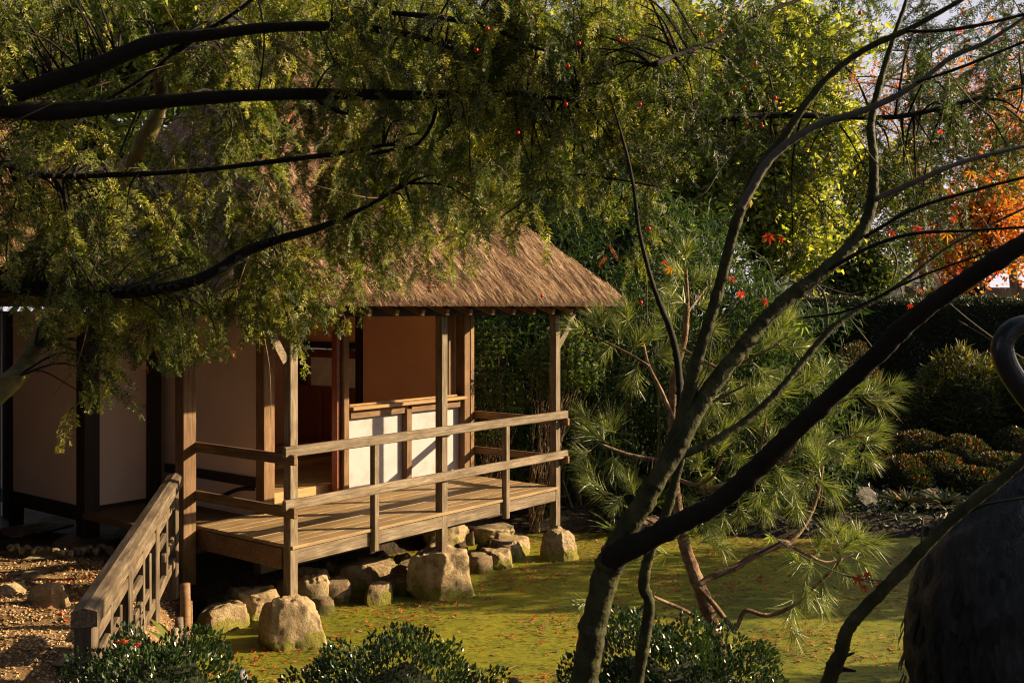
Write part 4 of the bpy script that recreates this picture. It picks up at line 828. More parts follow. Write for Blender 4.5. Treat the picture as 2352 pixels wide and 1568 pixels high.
stem('trunk', [(1440, 1720, 32), (1457, 1600, 29), (1478, 1480, 27), (1491, 1388, 25), (1478, 1341, 26), (1494, 1266, 23), (1532, 1171, 22), (1555, 1086, 20), (1572, 1020, 17), (1590, 930, 12), (1605, 840, 9), (1630, 740, 6)], 3.9, 3.7, M_maple, ML2, nodes=.12)
stem('trunk', [(1860, 1720, 38), (1905, 1560, 34), (1930, 1500, 32), (1950, 1440, 30), (2012, 1370, 28), (2090, 1290, 27), (2190, 1190, 24), (2290, 1110, 22), (2400, 1010, 20)], 3.0, 2.75, M_maple, ML3, nodes=.085)
stem('twig', [(2190, 1195, 7), (2260, 1160, 6), (2370, 1140, 5)], 2.85, 2.8, M_mapledark, ML3, seg=6)
stem('twig', [(2105, 1280, 4), (2070, 1330, 4), (1990, 1330, 3), (1940, 1320, 2)], 2.95, 3.0, M_mapletan, ML3, seg=6)
stem('twig', [(1930, 1510, 10), (1962, 1498, 5)], 2.98, 2.98, M_mapledark, ML3, seg=6); stem('twig', [(1932, 1535, 12), (1965, 1540, 5)], 2.98, 2.98, M_mapledark, ML3, seg=6); stem('twig', [(2015, 1365, 7), (2030, 1375, 4)], 2.98, 2.98, M_mapledark, ML3, seg=6)
stem('twig', [(2115, 1268, 5), (2118, 1220, 4), (2120, 1190, 3)], 2.9, 2.9, M_mapletan, ML3, seg=6)
# maple leaves, star shaped
def mapleleaf():
    out = [(0, -.04)]; ang = [-2.35, -1.45, -.72, 0, .72, 1.45, 2.35]; ln = [.42, .72, .92, 1.05, .92, .72, .42]
    pts = []
    for k, (a, l) in enumerate(zip(ang, ln)):
        pts.append((a, l))
        if k < 6: pts.append(((a+ang[k+1])/2, .30))
    Vm = [(0, 0, 0)]
    for k, (a, l) in enumerate(pts):
        if k % 2 == 0:
            Vm.append((l*.62*math.sin(a-.16), l*.62*math.cos(a-.16), -.05)); Vm.append((l*math.sin(a), l*math.cos(a), -.22*l)); Vm.append((l*.62*math.sin(a+.16), l*.62*math.cos(a+.16), -.05))
        else: Vm.append((l*math.sin(a), l*math.cos(a), .03))
    T = [[0, k, k+1] for k in range(1, len(Vm)-1)]
    return np.array(Vm), np.array(T)
MV, MT = mapleleaf()
def leafmesh(mat):
    me = bpy.data.meshes.new('maple_leaf'); me.from_pydata([tuple(v) for v in MV], [], [tuple(t) for t in MT]); me.materials.append(mat); me.update()
    a = me.attributes.new('tint', 'FLOAT', 'POINT'); a.data.foreach_set('value', np.linspace(0, 1, len(MV)).astype(np.float32)); return me
LM_red = leafmesh(M_redleaf); LM_gr = leafmesh(M_palegreen); LM_or = leafmesh(M_orange)
def mleaf(px, py, d, s, me, par, rz=None, tl=None):
    q = P(px, py, d); rx = (1.25 if tl is None else tl)+rg.uniform(-.35, .35)
    M = Matrix.Translation(Vector(q)) @ Matrix.Rotation(rg.uniform(-.5, .5), 4, 'Z') @ Matrix.Rotation(rx, 4, 'X') @ Matrix.Rotation((math.pi if rz is None else rz)+rg.uniform(-.6, .6), 4, 'Z') @ Matrix.Scale(s/F*d, 4)
    share('maple_leaf', me, M, par)
for px, py, s in [(1765, 540, 24), (1795, 545, 14), (1680, 636, 18), (1702, 672, 17), (1757, 688, 18), (1540, 616, 18), (2045, 530, 24), (2105, 522, 30), (2135, 530, 20), (2175, 535, 24), (2190, 500, 14), (2205, 622, 16), (2230, 395, 22), (2160, 300, 10), (2205, 70, 12), (2115, 390, 10), (2290, 620, 18), (1525, 600, 10), (2090, 700, 12)]:
    mleaf(px, py, 3.25, s, LM_red if rg.uniform() < .8 else LM_or, ML)
for px, py, s in [(1845, 745, 30), (1820, 738, 18), (1770, 1232, 22), (2070, 520, 14)]: mleaf(px, py, 3.25, s, LM_gr, ML)
for px, py, s in [(1968, 1325, 24), (1990, 1318, 18), (1996, 1375, 26), (2025, 1340, 20), (1985, 1345, 16)]: mleaf(px, py, 3.0, s, LM_red, ML3)

# ------------------------------------------------------------------ pine by the pond
PN = empty('pine_tree', P(1650, 1520, 5.7), 'young pine with long bright needles leaning over the pond', 'tree')
DP = 5.7
stem('trunk', [(1690, 1960, 52), (1675, 1700, 46), (1664, 1600, 42), (1655, 1540, 40), (1642, 1470, 37), (1625, 1400, 34), (1600, 1330, 32), (1575, 1260, 28), (1558, 1180, 25), (1548, 1090, 23), (1545, 1000, 21), (1545, 920, 19), (1552, 850, 17), (1572, 780, 14), (1578, 700, 11), (1575, 620, 8)], DP, DP+.3, M_pinebark, PN, nodes=0)
PB = [[(1600, 1345, 15), (1640, 1322, 17), (1690, 1302, 17), (1740, 1272, 16), (1800, 1248, 15), (1812, 1246, 15), (1850, 1200, 12), (1876, 1140, 10), (1890, 1070, 7)],
 [(1598, 1342, 12), (1640, 1388, 13), (1665, 1420, 13), (1690, 1442, 13), (1712, 1402, 10), (1765, 1412, 10), (1830, 1385, 9), (1890, 1330, 8), (1935, 1280, 6)],
 [(1620, 1430, 10), (1570, 1400, 9), (1520, 1378, 8), (1500, 1368, 6)], [(1500, 1368, 6), (1470, 1400, 7), (1450, 1430, 5), (1390, 1425, 4)], [(1800, 1248, 8), (1850, 1270, 7), (1900, 1290, 5), (1960, 1270, 4)],
 [(1548, 1060, 12), (1500, 1055, 10), (1440, 1042, 8), (1380, 1020, 6)], [(1555, 1100, 10), (1600, 1112, 10), (1640, 1090, 8), (1662, 1040, 6)], [(1546, 960, 10), (1520, 900, 9), (1490, 840, 8), (1478, 790, 6)],
 [(1490, 840, 6), (1440, 810, 5), (1380, 780, 4), (1330, 770, 3)], [(1565, 800, 8), (1620, 830, 7), (1670, 850, 6), (1730, 820, 5), (1790, 790, 4)], [(1560, 1180, 12), (1620, 1170, 10), (1690, 1120, 9), (1740, 1050, 7), (1760, 960, 5)],
 [(1600, 1130, 9), (1700, 1100, 9), (1800, 1060, 8), (1900, 1010, 6), (1990, 1000, 4)], [(1800, 1060, 6), (1870, 960, 6), (1940, 920, 5), (1995, 905, 4)], [(1550, 900, 8), (1610, 930, 7), (1680, 900, 6), (1720, 880, 4)],
 [(1560, 1230, 8), (1500, 1200, 7), (1430, 1160, 5), (1385, 1135, 4)], [(1578, 720, 5), (1600, 690, 5), (1630, 650, 3)]]
for i, b_ in enumerate(PB): stem('branch', b_, DP+(-.05 if i < 4 else .15*math.sin(i*2.3)), DP+.25*math.cos(i*1.7), M_pinebark if i > 1 else M_pinebark, PN, nodes=0, seg=7)
def tuft(seed, nn=95, L=.135):
    rg_ = np.random.default_rng(seed); A_ = Acc()
    for k in range(nn):
        s = rg_.uniform(0, 1)**.7; base = np.array([s*.075, 0, 0]); a = rg_.uniform(0, 6.283); sp_ = rg_.uniform(.35, 1.25)*(1.15-.5*s)
        d = np.array([math.cos(sp_), math.sin(sp_)*math.cos(a), math.sin(sp_)*math.sin(a)]); l = L*rg_.uniform(.7, 1.1)
        side = np.cross(d, rg_.normal(size=3)); side /= np.linalg.norm(side); w_ = .0011
        p1 = base+d*l*.5; p2 = base+d*l+np.array([.0, 0, -.018*rg_.uniform(0, 2)])
        A_.add([base-side*w_, base+side*w_, p1+side*w_, p1-side*w_, p2], q=[[0, 1, 2, 3]], t=[[3, 2, 4]], tint=rg_.uniform(0, 1))
    V, q, t = tube(np.array([[-.02, 0, 0], [.04, 0, 0], [.085, 0, 0]]), [.003, .0028, .0022], seg=5, sub=1); A_.add(V, q=q, t=t, tint=.9)
    me_o = A_.build('needle_tuft', M_pine, PN); me = me_o.data; bpy.data.objects.remove(me_o); return me
TF = [tuft(40+i, 100+10*i) for i in range(5)]
TUFTS = [(1375, 1005, -1, .6), (1345, 960, -1, 1), (1410, 985, 0, 1), (1330, 755, -1, .3), (1380, 740, -.5, 1), (1420, 765, 0, 1), (1460, 790, .3, .6), (1400, 800, -.6, -.5), (1460, 850, -.3, -.8), (1500, 770, .4, 1), (1520, 820, .6, .2), (1440, 730, -.3, 1),
 (1575, 590, 0, 1), (1560, 625, -1, .5), (1600, 640, 1, .6), (1560, 690, -.8, .4), (1610, 700, 1, .5), (1635, 650, .6, .9), (1540, 740, -.7, .6), (1620, 760, 1, .3), (1545, 660, -1, 0),
 (1640, 840, .3, .6), (1690, 830, .4, .9), (1720, 800, .2, 1), (1760, 790, .6, .8), (1800, 780, 1, .5), (1830, 800, 1, .1), (1750, 850, .5, -.4), (1680, 880, -.2, -.6), (1700, 910, .4, .3), (1740, 900, .8, .3), (1640, 920, .1, -.5),
 (1620, 980, -.2, .5), (1660, 1000, .3, .7), (1700, 970, .2, .9), (1750, 960, .3, 1), (1770, 1010, .8, .5), (1690, 1050, .2, -.4), (1650, 1040, .2, .8), (1630, 1090, -.1, -.6), (1600, 1060, -.6, .3), (1730, 1080, .5, -.3), (1790, 1080, .5, -.6), (1840, 1040, .6, .5), (1880, 1010, .4, .9), (1920, 1030, .8, -.3),
 (1960, 1000, .8, .5), (2000, 1015, 1, .2), (2010, 990, 1, .7), (1990, 1050, .8, -.6), (1990, 905, 1, .3), (2020, 920, 1, -.1), (1960, 900, .4, .9), (1935, 930, .2, .9), (1900, 960, -.2, .8), (1880, 1070, -.1, 1), (1860, 1100, -.6, -.3), (1890, 1110, .6, -.5), (1820, 1120, 0, -1), (1780, 1130, -.2, -1), (1740, 1140, -.4, -.8), (1830, 1160, .2, -1),
 (1385, 1130, -1, .2), (1420, 1150, -.7, -.6), (1450, 1120, -.3, .7), (1360, 1110, -1, .4), (1340, 1040, -1, -.3), (1410, 1060, .2, -1), (1700, 1170, .2, -.9), (1660, 1190, -.2, -1), (1620, 1240, .5, .2), (1650, 1250, .8, -.3), (1590, 1230, -.5, .6), (1520, 1270, -1, .2),
 (1935, 1260, .6, .8), (1960, 1240, .8, .6), (1990, 1250, 1, .2), (1910, 1240, .1, 1), (1880, 1260, -.2, .6), (1930, 1300, .4, -.6), (1980, 1290, .9, -.4), (1860, 1300, -.4, -.2), (1830, 1290, -.5, .2), (1890, 1340, .2, -.9), (1850, 1360, -.1, -1), (1820, 1390, -.2, -1), (1880, 1380, .5, -.8), (1345, 1380, -1, -.3), (1390, 1430, -1, 0), (1800, 740, .3, 1), (1850, 880, .5, .7), (1800, 900, .3, .8), (1600, 880, .4, .5), (1580, 1150, .6, -.6)]
for i, (px, py, dx, dz) in enumerate(TUFTS):
    d = DP+rg.uniform(-.25, .35); D = Vector((dx, rg.uniform(-.7, .4), dz)); D.normalize(); q = P(px, py, d)
    M = Matrix.Translation(Vector(q)-D*.04) @ D.to_track_quat('X', 'Z').to_matrix().to_4x4() @ Matrix.Rotation(rg.uniform(0, 6.28), 4, 'X') @ Matrix.Scale(rg.uniform(.85, 1.2), 4)
    share('needle_tuft', TF[i % 5], M, PN)
    if i % 5 == 0:
        D2 = Vector((dx*.6+rg.uniform(-.6, .6), rg.uniform(-.8, .6), dz*.6+rg.uniform(-.6, .6))); D2.normalize()
        M = Matrix.Translation(Vector(q)+Vector(rg.normal(0, .06, 3))) @ D2.to_track_quat('X', 'Z').to_matrix().to_4x4() @ Matrix.Scale(rg.uniform(.8, 1.1), 4); share('needle_tuft', TF[(i+2) % 5], M, PN)

# ------------------------------------------------------------------ shrubs and background planting
def mound(name, c, r, nleaf, size, mat, label, cat, seed, group=None, core=None, tint=lambda n_, g_, z_: g_.beta(2, 2, n_), bump=.10, T=LEAF, TT=LEAF_T, box=False, up=.5):
    """leafy mound: c base centre, r=(rx,ry,h)"""
    g_ = np.random.default_rng(seed); root = empty(name, c, label, cat, group)
    c = np.array(c, float); r = np.array(r, float)
    u = g_.normal(size=(nleaf, 3)); u[:, 2] = np.abs(u[:, 2]); u /= np.linalg.norm(u, axis=1, keepdims=True)
    nz = np.array([mnoise.noise(Vector((a*3.1+seed, b*3.1, d_*3.1))) for a, b, d_ in u])
    rad = (1+bump*nz*1.6-.18*g_.uniform(0, 1, nleaf)**2)
    pos = c+u*r*rad[:, None]
    D = u*1.0+g_.normal(0, .55, (nleaf, 3))+np.array([0, 0, up])
    V, f, t = leaves(pos, g_, size, tint(nleaf, g_, u[:, 2]), D=D, T=T, TT=TT)
    A_ = Acc(); A_.add(V, t=f, tint=t); A_.build('foliage', mat, root, kind='stuff')
    # dark twiggy body inside
    b = bmesh.new(); bmesh.ops.create_icosphere(b, subdivisions=3, radius=1); Vn = np.array([v.co[:] for v in b.verts]); Fq = np.array([[v.index for v in f_.verts] for f_ in b.faces]); b.free()
    nn = np.array([mnoise.noise(Vector((x[0]*3.1+seed, x[1]*3.1, x[2]*3.1))) for x in Vn]); Vn = Vn*(.75+bump*nn*1.5)[:, None]; Vn[:, 2] = np.maximum(Vn[:, 2], -.25)
    mesh_np('stems', c+Vn*r, Fq, core or M_core, root, smooth=True)
    return root
M_core = noisemat('shrub_inside', [(.3, (.006, .008, .004)), (.7, (.02, .022, .01))], scale=20)
mound('box_shrub', (-1.66, 4.85, .58), (.52, .45, .60), 9500, .026, M_box, 'glossy clipped shrub at the foot of the railing', 'shrub', 1, bump=.17, group='dark clipped shrubs on the near bank')
mound('box_shrub', (-.56, 5.0, .50), (.60, .45, .64), 10000, .026, M_box, 'dark clipped shrub at the bottom left of the maple trunk', 'shrub', 2, bump=.17, group='dark clipped shrubs on the near bank')
mound('box_shrub', (.72, 4.9, .50), (.64, .45, .75), 15000, .026, M_box, 'dark clipped shrub behind the two maple stems', 'shrub', 3, bump=.17, group='dark clipped shrubs on the near bank')
for px, py, d, s, lab in [(285, 1476, 4.75, 30, 'large red maple leaf lying on the shrub by the railing'), (318, 1480, 4.7, 18, 'small red maple leaf beside the large one on the shrub')]:
    q = P(px, py, d); o = share('fallen_maple_leaf', LM_red, Matrix.Translation(Vector(q)) @ Matrix.Rotation(.35, 4, 'X') @ Matrix.Rotation(1.1, 4, 'Z') @ Matrix.Scale(s/F*d, 4), None); tag(o, lab, 'leaf')
# small plant by the stakes
def plant(name, c, n_, L, mat, label, seed, cat='plant', T=BLADE, TT=BLADE_T, up=.8, wid=1.0, group=None):
    g_ = np.random.default_rng(seed); root = empty(name, c, label, cat, group); A_ = Acc()
    a = g_.uniform(0, 6.28, n_); D = np.stack([np.cos(a), np.sin(a), g_.uniform(up*.4, up*1.6, n_)], 1)
    T2 = T.copy(); T2[:, 1] *= wid
    pos = np.array(c)+np.stack([np.cos(a), np.sin(a), a*0], 1)*.01
    R_ = orient(D, g_, spin=False); V, f = scatter(T2, TT, pos, R_, L*g_.uniform(.6, 1.1, n_)); A_.add(V, t=f, tint=np.repeat(g_.uniform(.4, 1, n_), len(T)))
    A_.build('foliage', mat, root, kind='stuff'); return root
q = P(400, 1400, 7.1); plant('strap_leaf_plant', (q[0], q[1], .42), 16, .26, M_nandina, 'small green strap leaved plant behind the stakes', 5, up=1.0, wid=1.6)
q = P(380, 1440, 6.7); mound('leafy_weed', (q[0], q[1], .42), (.10, .10, .12), 160, .05, M_nandina, 'low round leaved weed on the gravel by the railing', 'plant', 6)
# bamboo thicket behind the veranda
def cloudpts(g_, ells):
    out = []
    for cx_, cy_, cz_, rx, ry, rz_, n_ in ells:
        u = g_.normal(size=(n_, 3)); u /= np.linalg.norm(u, axis=1, keepdims=True); u *= g_.uniform(.35, 1, n_)[:, None]**.5
        out.append(np.array([cx_, cy_, cz_])+u*[rx, ry, rz_])
    return np.vstack(out)
g_ = np.random.default_rng(61)
BT = empty('bamboo_thicket', (1.2, 14.2, .2), 'dense dark green bamboo thicket behind the veranda', 'bamboo'); 
n = 60000
bx = g_.uniform(-1.4, 4.4, n); by = g_.uniform(13.1, 16.2, n); hmax = 4.7-.55*np.clip(bx-1.2, 0, 9)**1.2+.25*np.sin(bx*3); bz = .1+g_.uniform(0, 1, n)**.85*hmax
by = by-.3*np.sin(bz*3+bx*4)
cl = np.array([mnoise.noise(Vector((a*1.6, b*1.6, c_*1.6))) for a, b, c_ in zip(bx, by, bz)]); k = cl > -.12+g_.uniform(-.1, .1, n); pos = np.column_stack([bx, by, bz])[k]; n = len(pos)
D = np.column_stack([g_.normal(0, .6, n), g_.normal(-.3, .6, n), g_.uniform(-1.2, .2, n)])
A = Acc(); V, f, t = leaves(pos, g_, .17, g_.beta(1.5, 2, n), D=D, T=BLADE, TT=BLADE_T); A.add(V, t=f, tint=t); A.build('foliage', M_bamboo, BT, kind='stuff')
A = Acc()
M_cane = noisemat('bamboo_cane', [(.3, (.05, .06, .02)), (.7, (.12, .12, .045))], scale=4, rough=.4)
for i in range(130):
    x = g_.uniform(-1.3, 4.2); y = g_.uniform(13.3, 15.8); h = g_.uniform(1.5, 3.4)-.3*max(x-1.6, 0)
    V, q, t = tube(np.array([(x, y, .05), (x+g_.normal(0, .1), y, h*.5), (x+g_.normal(0, .3), y-.1, h)]), [.014, .012, .005], seg=5, sub=3); A.add(V, q=q, t=t)
A.build('canes', M_cane, BT, kind='stuff')
mound('evergreen_mass', (.4, 18.0, .3), (3.6, 1.6, 4.3), 14000, .16, M_hedge, 'dark evergreen mass filling the gap behind the bamboo', 'shrub', 66)
# nandina bushes, feathery
def feathery(px0, py0, d, ells, label, seed, n_=900, mat=M_nandina, size=.045, stems=5):
    g_ = np.random.default_rng(seed); base = P(px0, py0, d); base[2] = gz(base[0], base[1]); root = empty('nandina_bush', base, label, 'shrub', 'feathery bushes behind the veranda'); A_ = Acc(); St = Acc()
    for ex, ey, rx, ry, k in ells:
        c_ = P(ex, ey, d); tot = int(n_*k)
        for s in range(max(3, int(9*k))):
            tip = c_+g_.normal(0, 1, 3)*np.array([rx, 60, ry])/F*d*.5; m = c_*.35+base*.65+g_.normal(0, .08, 3)
            V, q, t = tube(np.array([base+g_.normal(0, .03, 3)*[1, 1, 0], m, tip]), [.007, .005, .002], seg=4, sub=4, cap=False); St.add(V, q=q)
        u = g_.normal(size=(tot, 3)); u /= np.linalg.norm(u, axis=1, keepdims=True); u *= g_.uniform(0, 1, tot)[:, None]**.4
        cl = np.round(u*3.2+g_.normal(0, .12, (tot, 3)))/3.2*.75+u*.25
        pos = c_+cl*np.array([rx, (rx+ry)/2, ry])/F*d
        D = np.column_stack([g_.normal(0, 1, tot), g_.normal(-.2, .7, tot), g_.normal(-.1, .5, tot)])
        V, f, t = leaves(pos, g_, size, g_.beta(2, 1.6, tot), D=D); A_.add(V, t=f, tint=t)
    A_.build('foliage', mat, root, kind='stuff'); St.build('stems', M_twig, root, kind='stuff')
feathery(1130, 1130, 12.9, [(1120, 780, 55, 45, 1.0), (1150, 900, 70, 60, 1.4), (1110, 980, 60, 40, .8), (1090, 860, 50, 60, .8)], 'feathery green bush just right of the corner post', 3, n_=1500)
feathery(1225, 1130, 12.7, [(1245, 830, 55, 40, 1.0), (1310, 790, 70, 50, 1.3), (1330, 860, 60, 40, .9), (1270, 880, 40, 30, .5)], 'yellow green feathery bush behind the far right veranda post', 4, n_=1500)
for i, (px, py, d, L, nn, lab) in enumerate([(1310, 1160, 11.9, .42, 22, 'broad leaved bamboo clump at the foot of the far right post'), (1420, 1130, 12.6, .40, 30, 'dark bamboo clump on the bank behind the pine'), (1240, 1130, 12.9, .40, 30, 'bamboo clump under the right end of the deck'), (1500, 1080, 13.0, .45, 34, 'bamboo clump directly behind the pine trunk'), (1700, 1120, 13.0, .4, 34, 'bamboo clump right of the pine trunk')]):
    q = P(px, py, d); plant('dwarf_bamboo', (q[0], q[1], gz(q[0], q[1])+.12), nn, L, M_bamboo, lab, 30+i, group='bamboo clumps along the far bank', up=.7)
# ferns and dark growth on the far bank
for i, (px, d) in enumerate([(1560, 13.2), (1650, 13.4), (1780, 13.2), (1850, 13.5), (2080, 13.3), (2170, 13.2), (1930, 13.0)]):
    q = P(px, 900, d); z = gz(q[0], q[1]); plant('fern', (q[0], q[1], z+.03), 90, .34, M_hedge, ['fern clump behind the pine trunk on the bank', 'fern clump right behind the pine trunk', 'fern clump below the topiary ball', 'fern clump left of the lichened rock', 'fern clump right of the lichened rock', 'fern clump beside the bronze crane', 'fern clump at the water edge under the lichened rock'][i], 80+i, group='ferns on the far bank', up=.7, cat='fern', wid=.7)
# dark ivy cover on the far bank
n = 9000; x = g_.uniform(1.0, 9, n); y = g_.uniform(12.4, 15.5, n); k = sdf(x, y) > .03; x, y = x[k], y[k]; n = len(x)
V, f, t = leaves(np.column_stack([x, y, ground_h(x, y)+g_.uniform(.01, .10, n)]), g_, .075, g_.beta(1.3, 2.4, n)*.8, tilt=.6); A = Acc(); A.add(V, t=f, tint=t)
tag(A.build('ground_cover', M_hedge), 'dark ivy like ground cover along the far bank', 'ground cover', kind='stuff')
# azalea mounds: px centre, top y, width, distance
AZ = [(2060, 945, 150, 16.6), (2150, 938, 190, 16.9), (2250, 940, 150, 16.4), (2330, 985, 120, 15.6), (2110, 990, 170, 15.6), (2210, 1000, 150, 15.2), (2310, 1040, 170, 14.6), (2150, 1040, 150, 14.6), (2070, 1050, 140, 14.4), (2240, 1075, 150, 14.2), (1990, 1000, 130, 15.4), (1900, 1040, 150, 14.8), (1800, 1060, 170, 14.6), (1700, 1040, 170, 14.9), (2330, 1120, 150, 13.8), (2400, 1000, 160, 15), (1640, 980, 170, 15.2)]
AZL = ['left of the back row below the steps', 'widest of the back row', 'with glints tinted orange on its crown, under the dwarf bamboo', 'at the right edge of the back row', 'second row, below the widest one', 'second row, in the middle', 'second row, beside the crane', 'third row, in the middle', 'third row, left side', 'lowest, beside the crane', 'half hidden by the pine tips', 'dark, left behind the pine tips', 'low, behind the pine branches', 'low, behind the pine stem', 'lowest right, behind the maple stem', 'behind the crane', 'tall, beside the bamboo']
for i, ((px, yt, wd, d), lb) in enumerate(zip(AZ, AZL)):
    q = P(px, yt, d); z = gz(q[0], q[1]); r = wd/2/F*d
    tf = (lambda n_, g2, z_: np.clip(g2.beta(1.5, 2.4, n_)+np.where(z_ > .72, g2.uniform(0, .6, n_)*(g2.uniform(size=n_) < .28), 0), 0, 1))  # orange tint on the tops paints in their sunlit glints
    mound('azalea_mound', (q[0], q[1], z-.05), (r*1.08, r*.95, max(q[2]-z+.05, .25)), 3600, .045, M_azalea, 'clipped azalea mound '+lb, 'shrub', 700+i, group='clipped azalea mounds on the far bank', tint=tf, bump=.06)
q = P(1962, 790, 17.0); z = gz(q[0], q[1]); mound('topiary_ball', (q[0], q[1], z-.05), (.60, .58, q[2]-z+.05), 7000, .045, M_azalea, 'tall rounded azalea ball flecked with orange before the hedge', 'topiary', 733, bump=.04, tint=lambda n_, g2, z_: np.clip(g2.beta(1.6, 2.2, n_)+(g2.uniform(size=n_) < .1)*.6, 0, 1))
for k, (px, yt, wd, d, lab) in enumerate([(2215, 800, 250, 16.8, 'dwarf bamboo clump in front of the hedge, its sunlit top painted gold'), (2400, 810, 200, 16.5, 'dwarf bamboo clump seen through the crane neck')]):
    q = P(px, yt, d); z = gz(q[0], q[1]); mound('dwarf_bamboo', (q[0], q[1], z-.05), (wd/2/F*d, .7, q[2]-z+.02), 6500, .15, M_dwarf, lab, 'bamboo', 741+k, T=BLADE, TT=BLADE_T, bump=.12, group='dwarf bamboo clumps by the hedge', tint=lambda n_, g2, z_: np.clip(g2.beta(1.2, 1.8, n_)*.8+np.clip(z_-.55, 0, 1)*.5, 0, 1), up=-.25)  # gold tint grows with height: sunlight on the tops put into the colour
q = P(2065, 905, 16.4); z = gz(q[0], q[1]); mound('grass_tuft', (q[0], q[1]-.3, z-.03), (.45, .4, .22), 1500, .07, M_yellow, 'sunlit yellow green plant at the top of the steps', 'plant', 761)
# stone steps
ST_ = empty('garden_steps', P(2120, 960, 16.2), 'low stone garden steps between the topiary ball and the dwarf bamboo', 'steps')
for k in range(4):
    y = 15.9+k*.42; z = gz(6.1, y); beam('step', (5.45, y, z+.03), (7.0, y, z+.03), .40, .14, M_rockbank, ST_, bev=.012)
# hedge
def hedge():
    root = empty('clipped_hedge', (6, 20.5, .7), 'long clipped dark hedge across the back, level topped', 'hedge'); g_ = np.random.default_rng(91)
    x0, x1, y0, y1, z0, z1 = 3.9, 16, 20.0, 21.3, .6, 2.84
    mesh_np('stems', np.array([(x, y, z) for z in (z0, z1-.08) for x, y in ((x0+.06, y0+.08), (x1, y0+.08), (x1, y1), (x0+.06, y1))]), np.array([[0, 1, 5, 4], [1, 2, 6, 5], [2, 3, 7, 6], [3, 0, 4, 7], [4, 5, 6, 7]]), M_core, root)
    A_ = Acc(); n_ = 42000
    x = g_.uniform(x0, x1, n_); z = g_.uniform(z0, z1, n_); y = y0+g_.normal(0, .035, n_)+.04*np.sin(x*3+z*4); D = np.column_stack([g_.normal(0, .7, n_), -1+g_.normal(0, .5, n_), g_.normal(.3, .6, n_)])
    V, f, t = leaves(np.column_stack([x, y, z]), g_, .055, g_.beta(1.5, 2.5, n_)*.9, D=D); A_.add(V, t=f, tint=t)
    n_ = 30000; x = g_.uniform(x0, x1, n_); y = g_.uniform(y0, y1, n_); z = z1+g_.normal(0, .028, n_)+.025*np.sin(x*2.3)+.02*np.sin(x*7+y*5)
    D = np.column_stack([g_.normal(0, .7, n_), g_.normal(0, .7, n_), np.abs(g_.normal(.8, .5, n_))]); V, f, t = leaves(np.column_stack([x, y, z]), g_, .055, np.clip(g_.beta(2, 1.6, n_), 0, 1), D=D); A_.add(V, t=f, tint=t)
    A_.build('foliage', M_hedge, root, kind='stuff')
hedge()
def hedge_grass(name, x0, x1, y0, y1, label, h=.1, n_=9000, mat=M_green):
    g_ = np.random.default_rng(int(x0*7+99)); x = g_.uniform(x0, x1, n_); y = g_.uniform(y0, y1, n_); z = ground_h(x, y)
    D = np.column_stack([g_.normal(0, .4, n_), g_.normal(0, .4, n_), np.ones(n_)]); A_ = Acc(); V, f, t = leaves(np.column_stack([x, y, z]), g_, h, g_.uniform(.3, 1, n_), D=D, T=BLADE, TT=BLADE_T); A_.add(V, t=f, tint=t)
    tag(A_.build(name, mat), label, 'grass', kind='stuff')
hedge_grass('grass', 4.4, 8, 17.3, 19.9, 'rough grass between the topiary ball and the hedge')

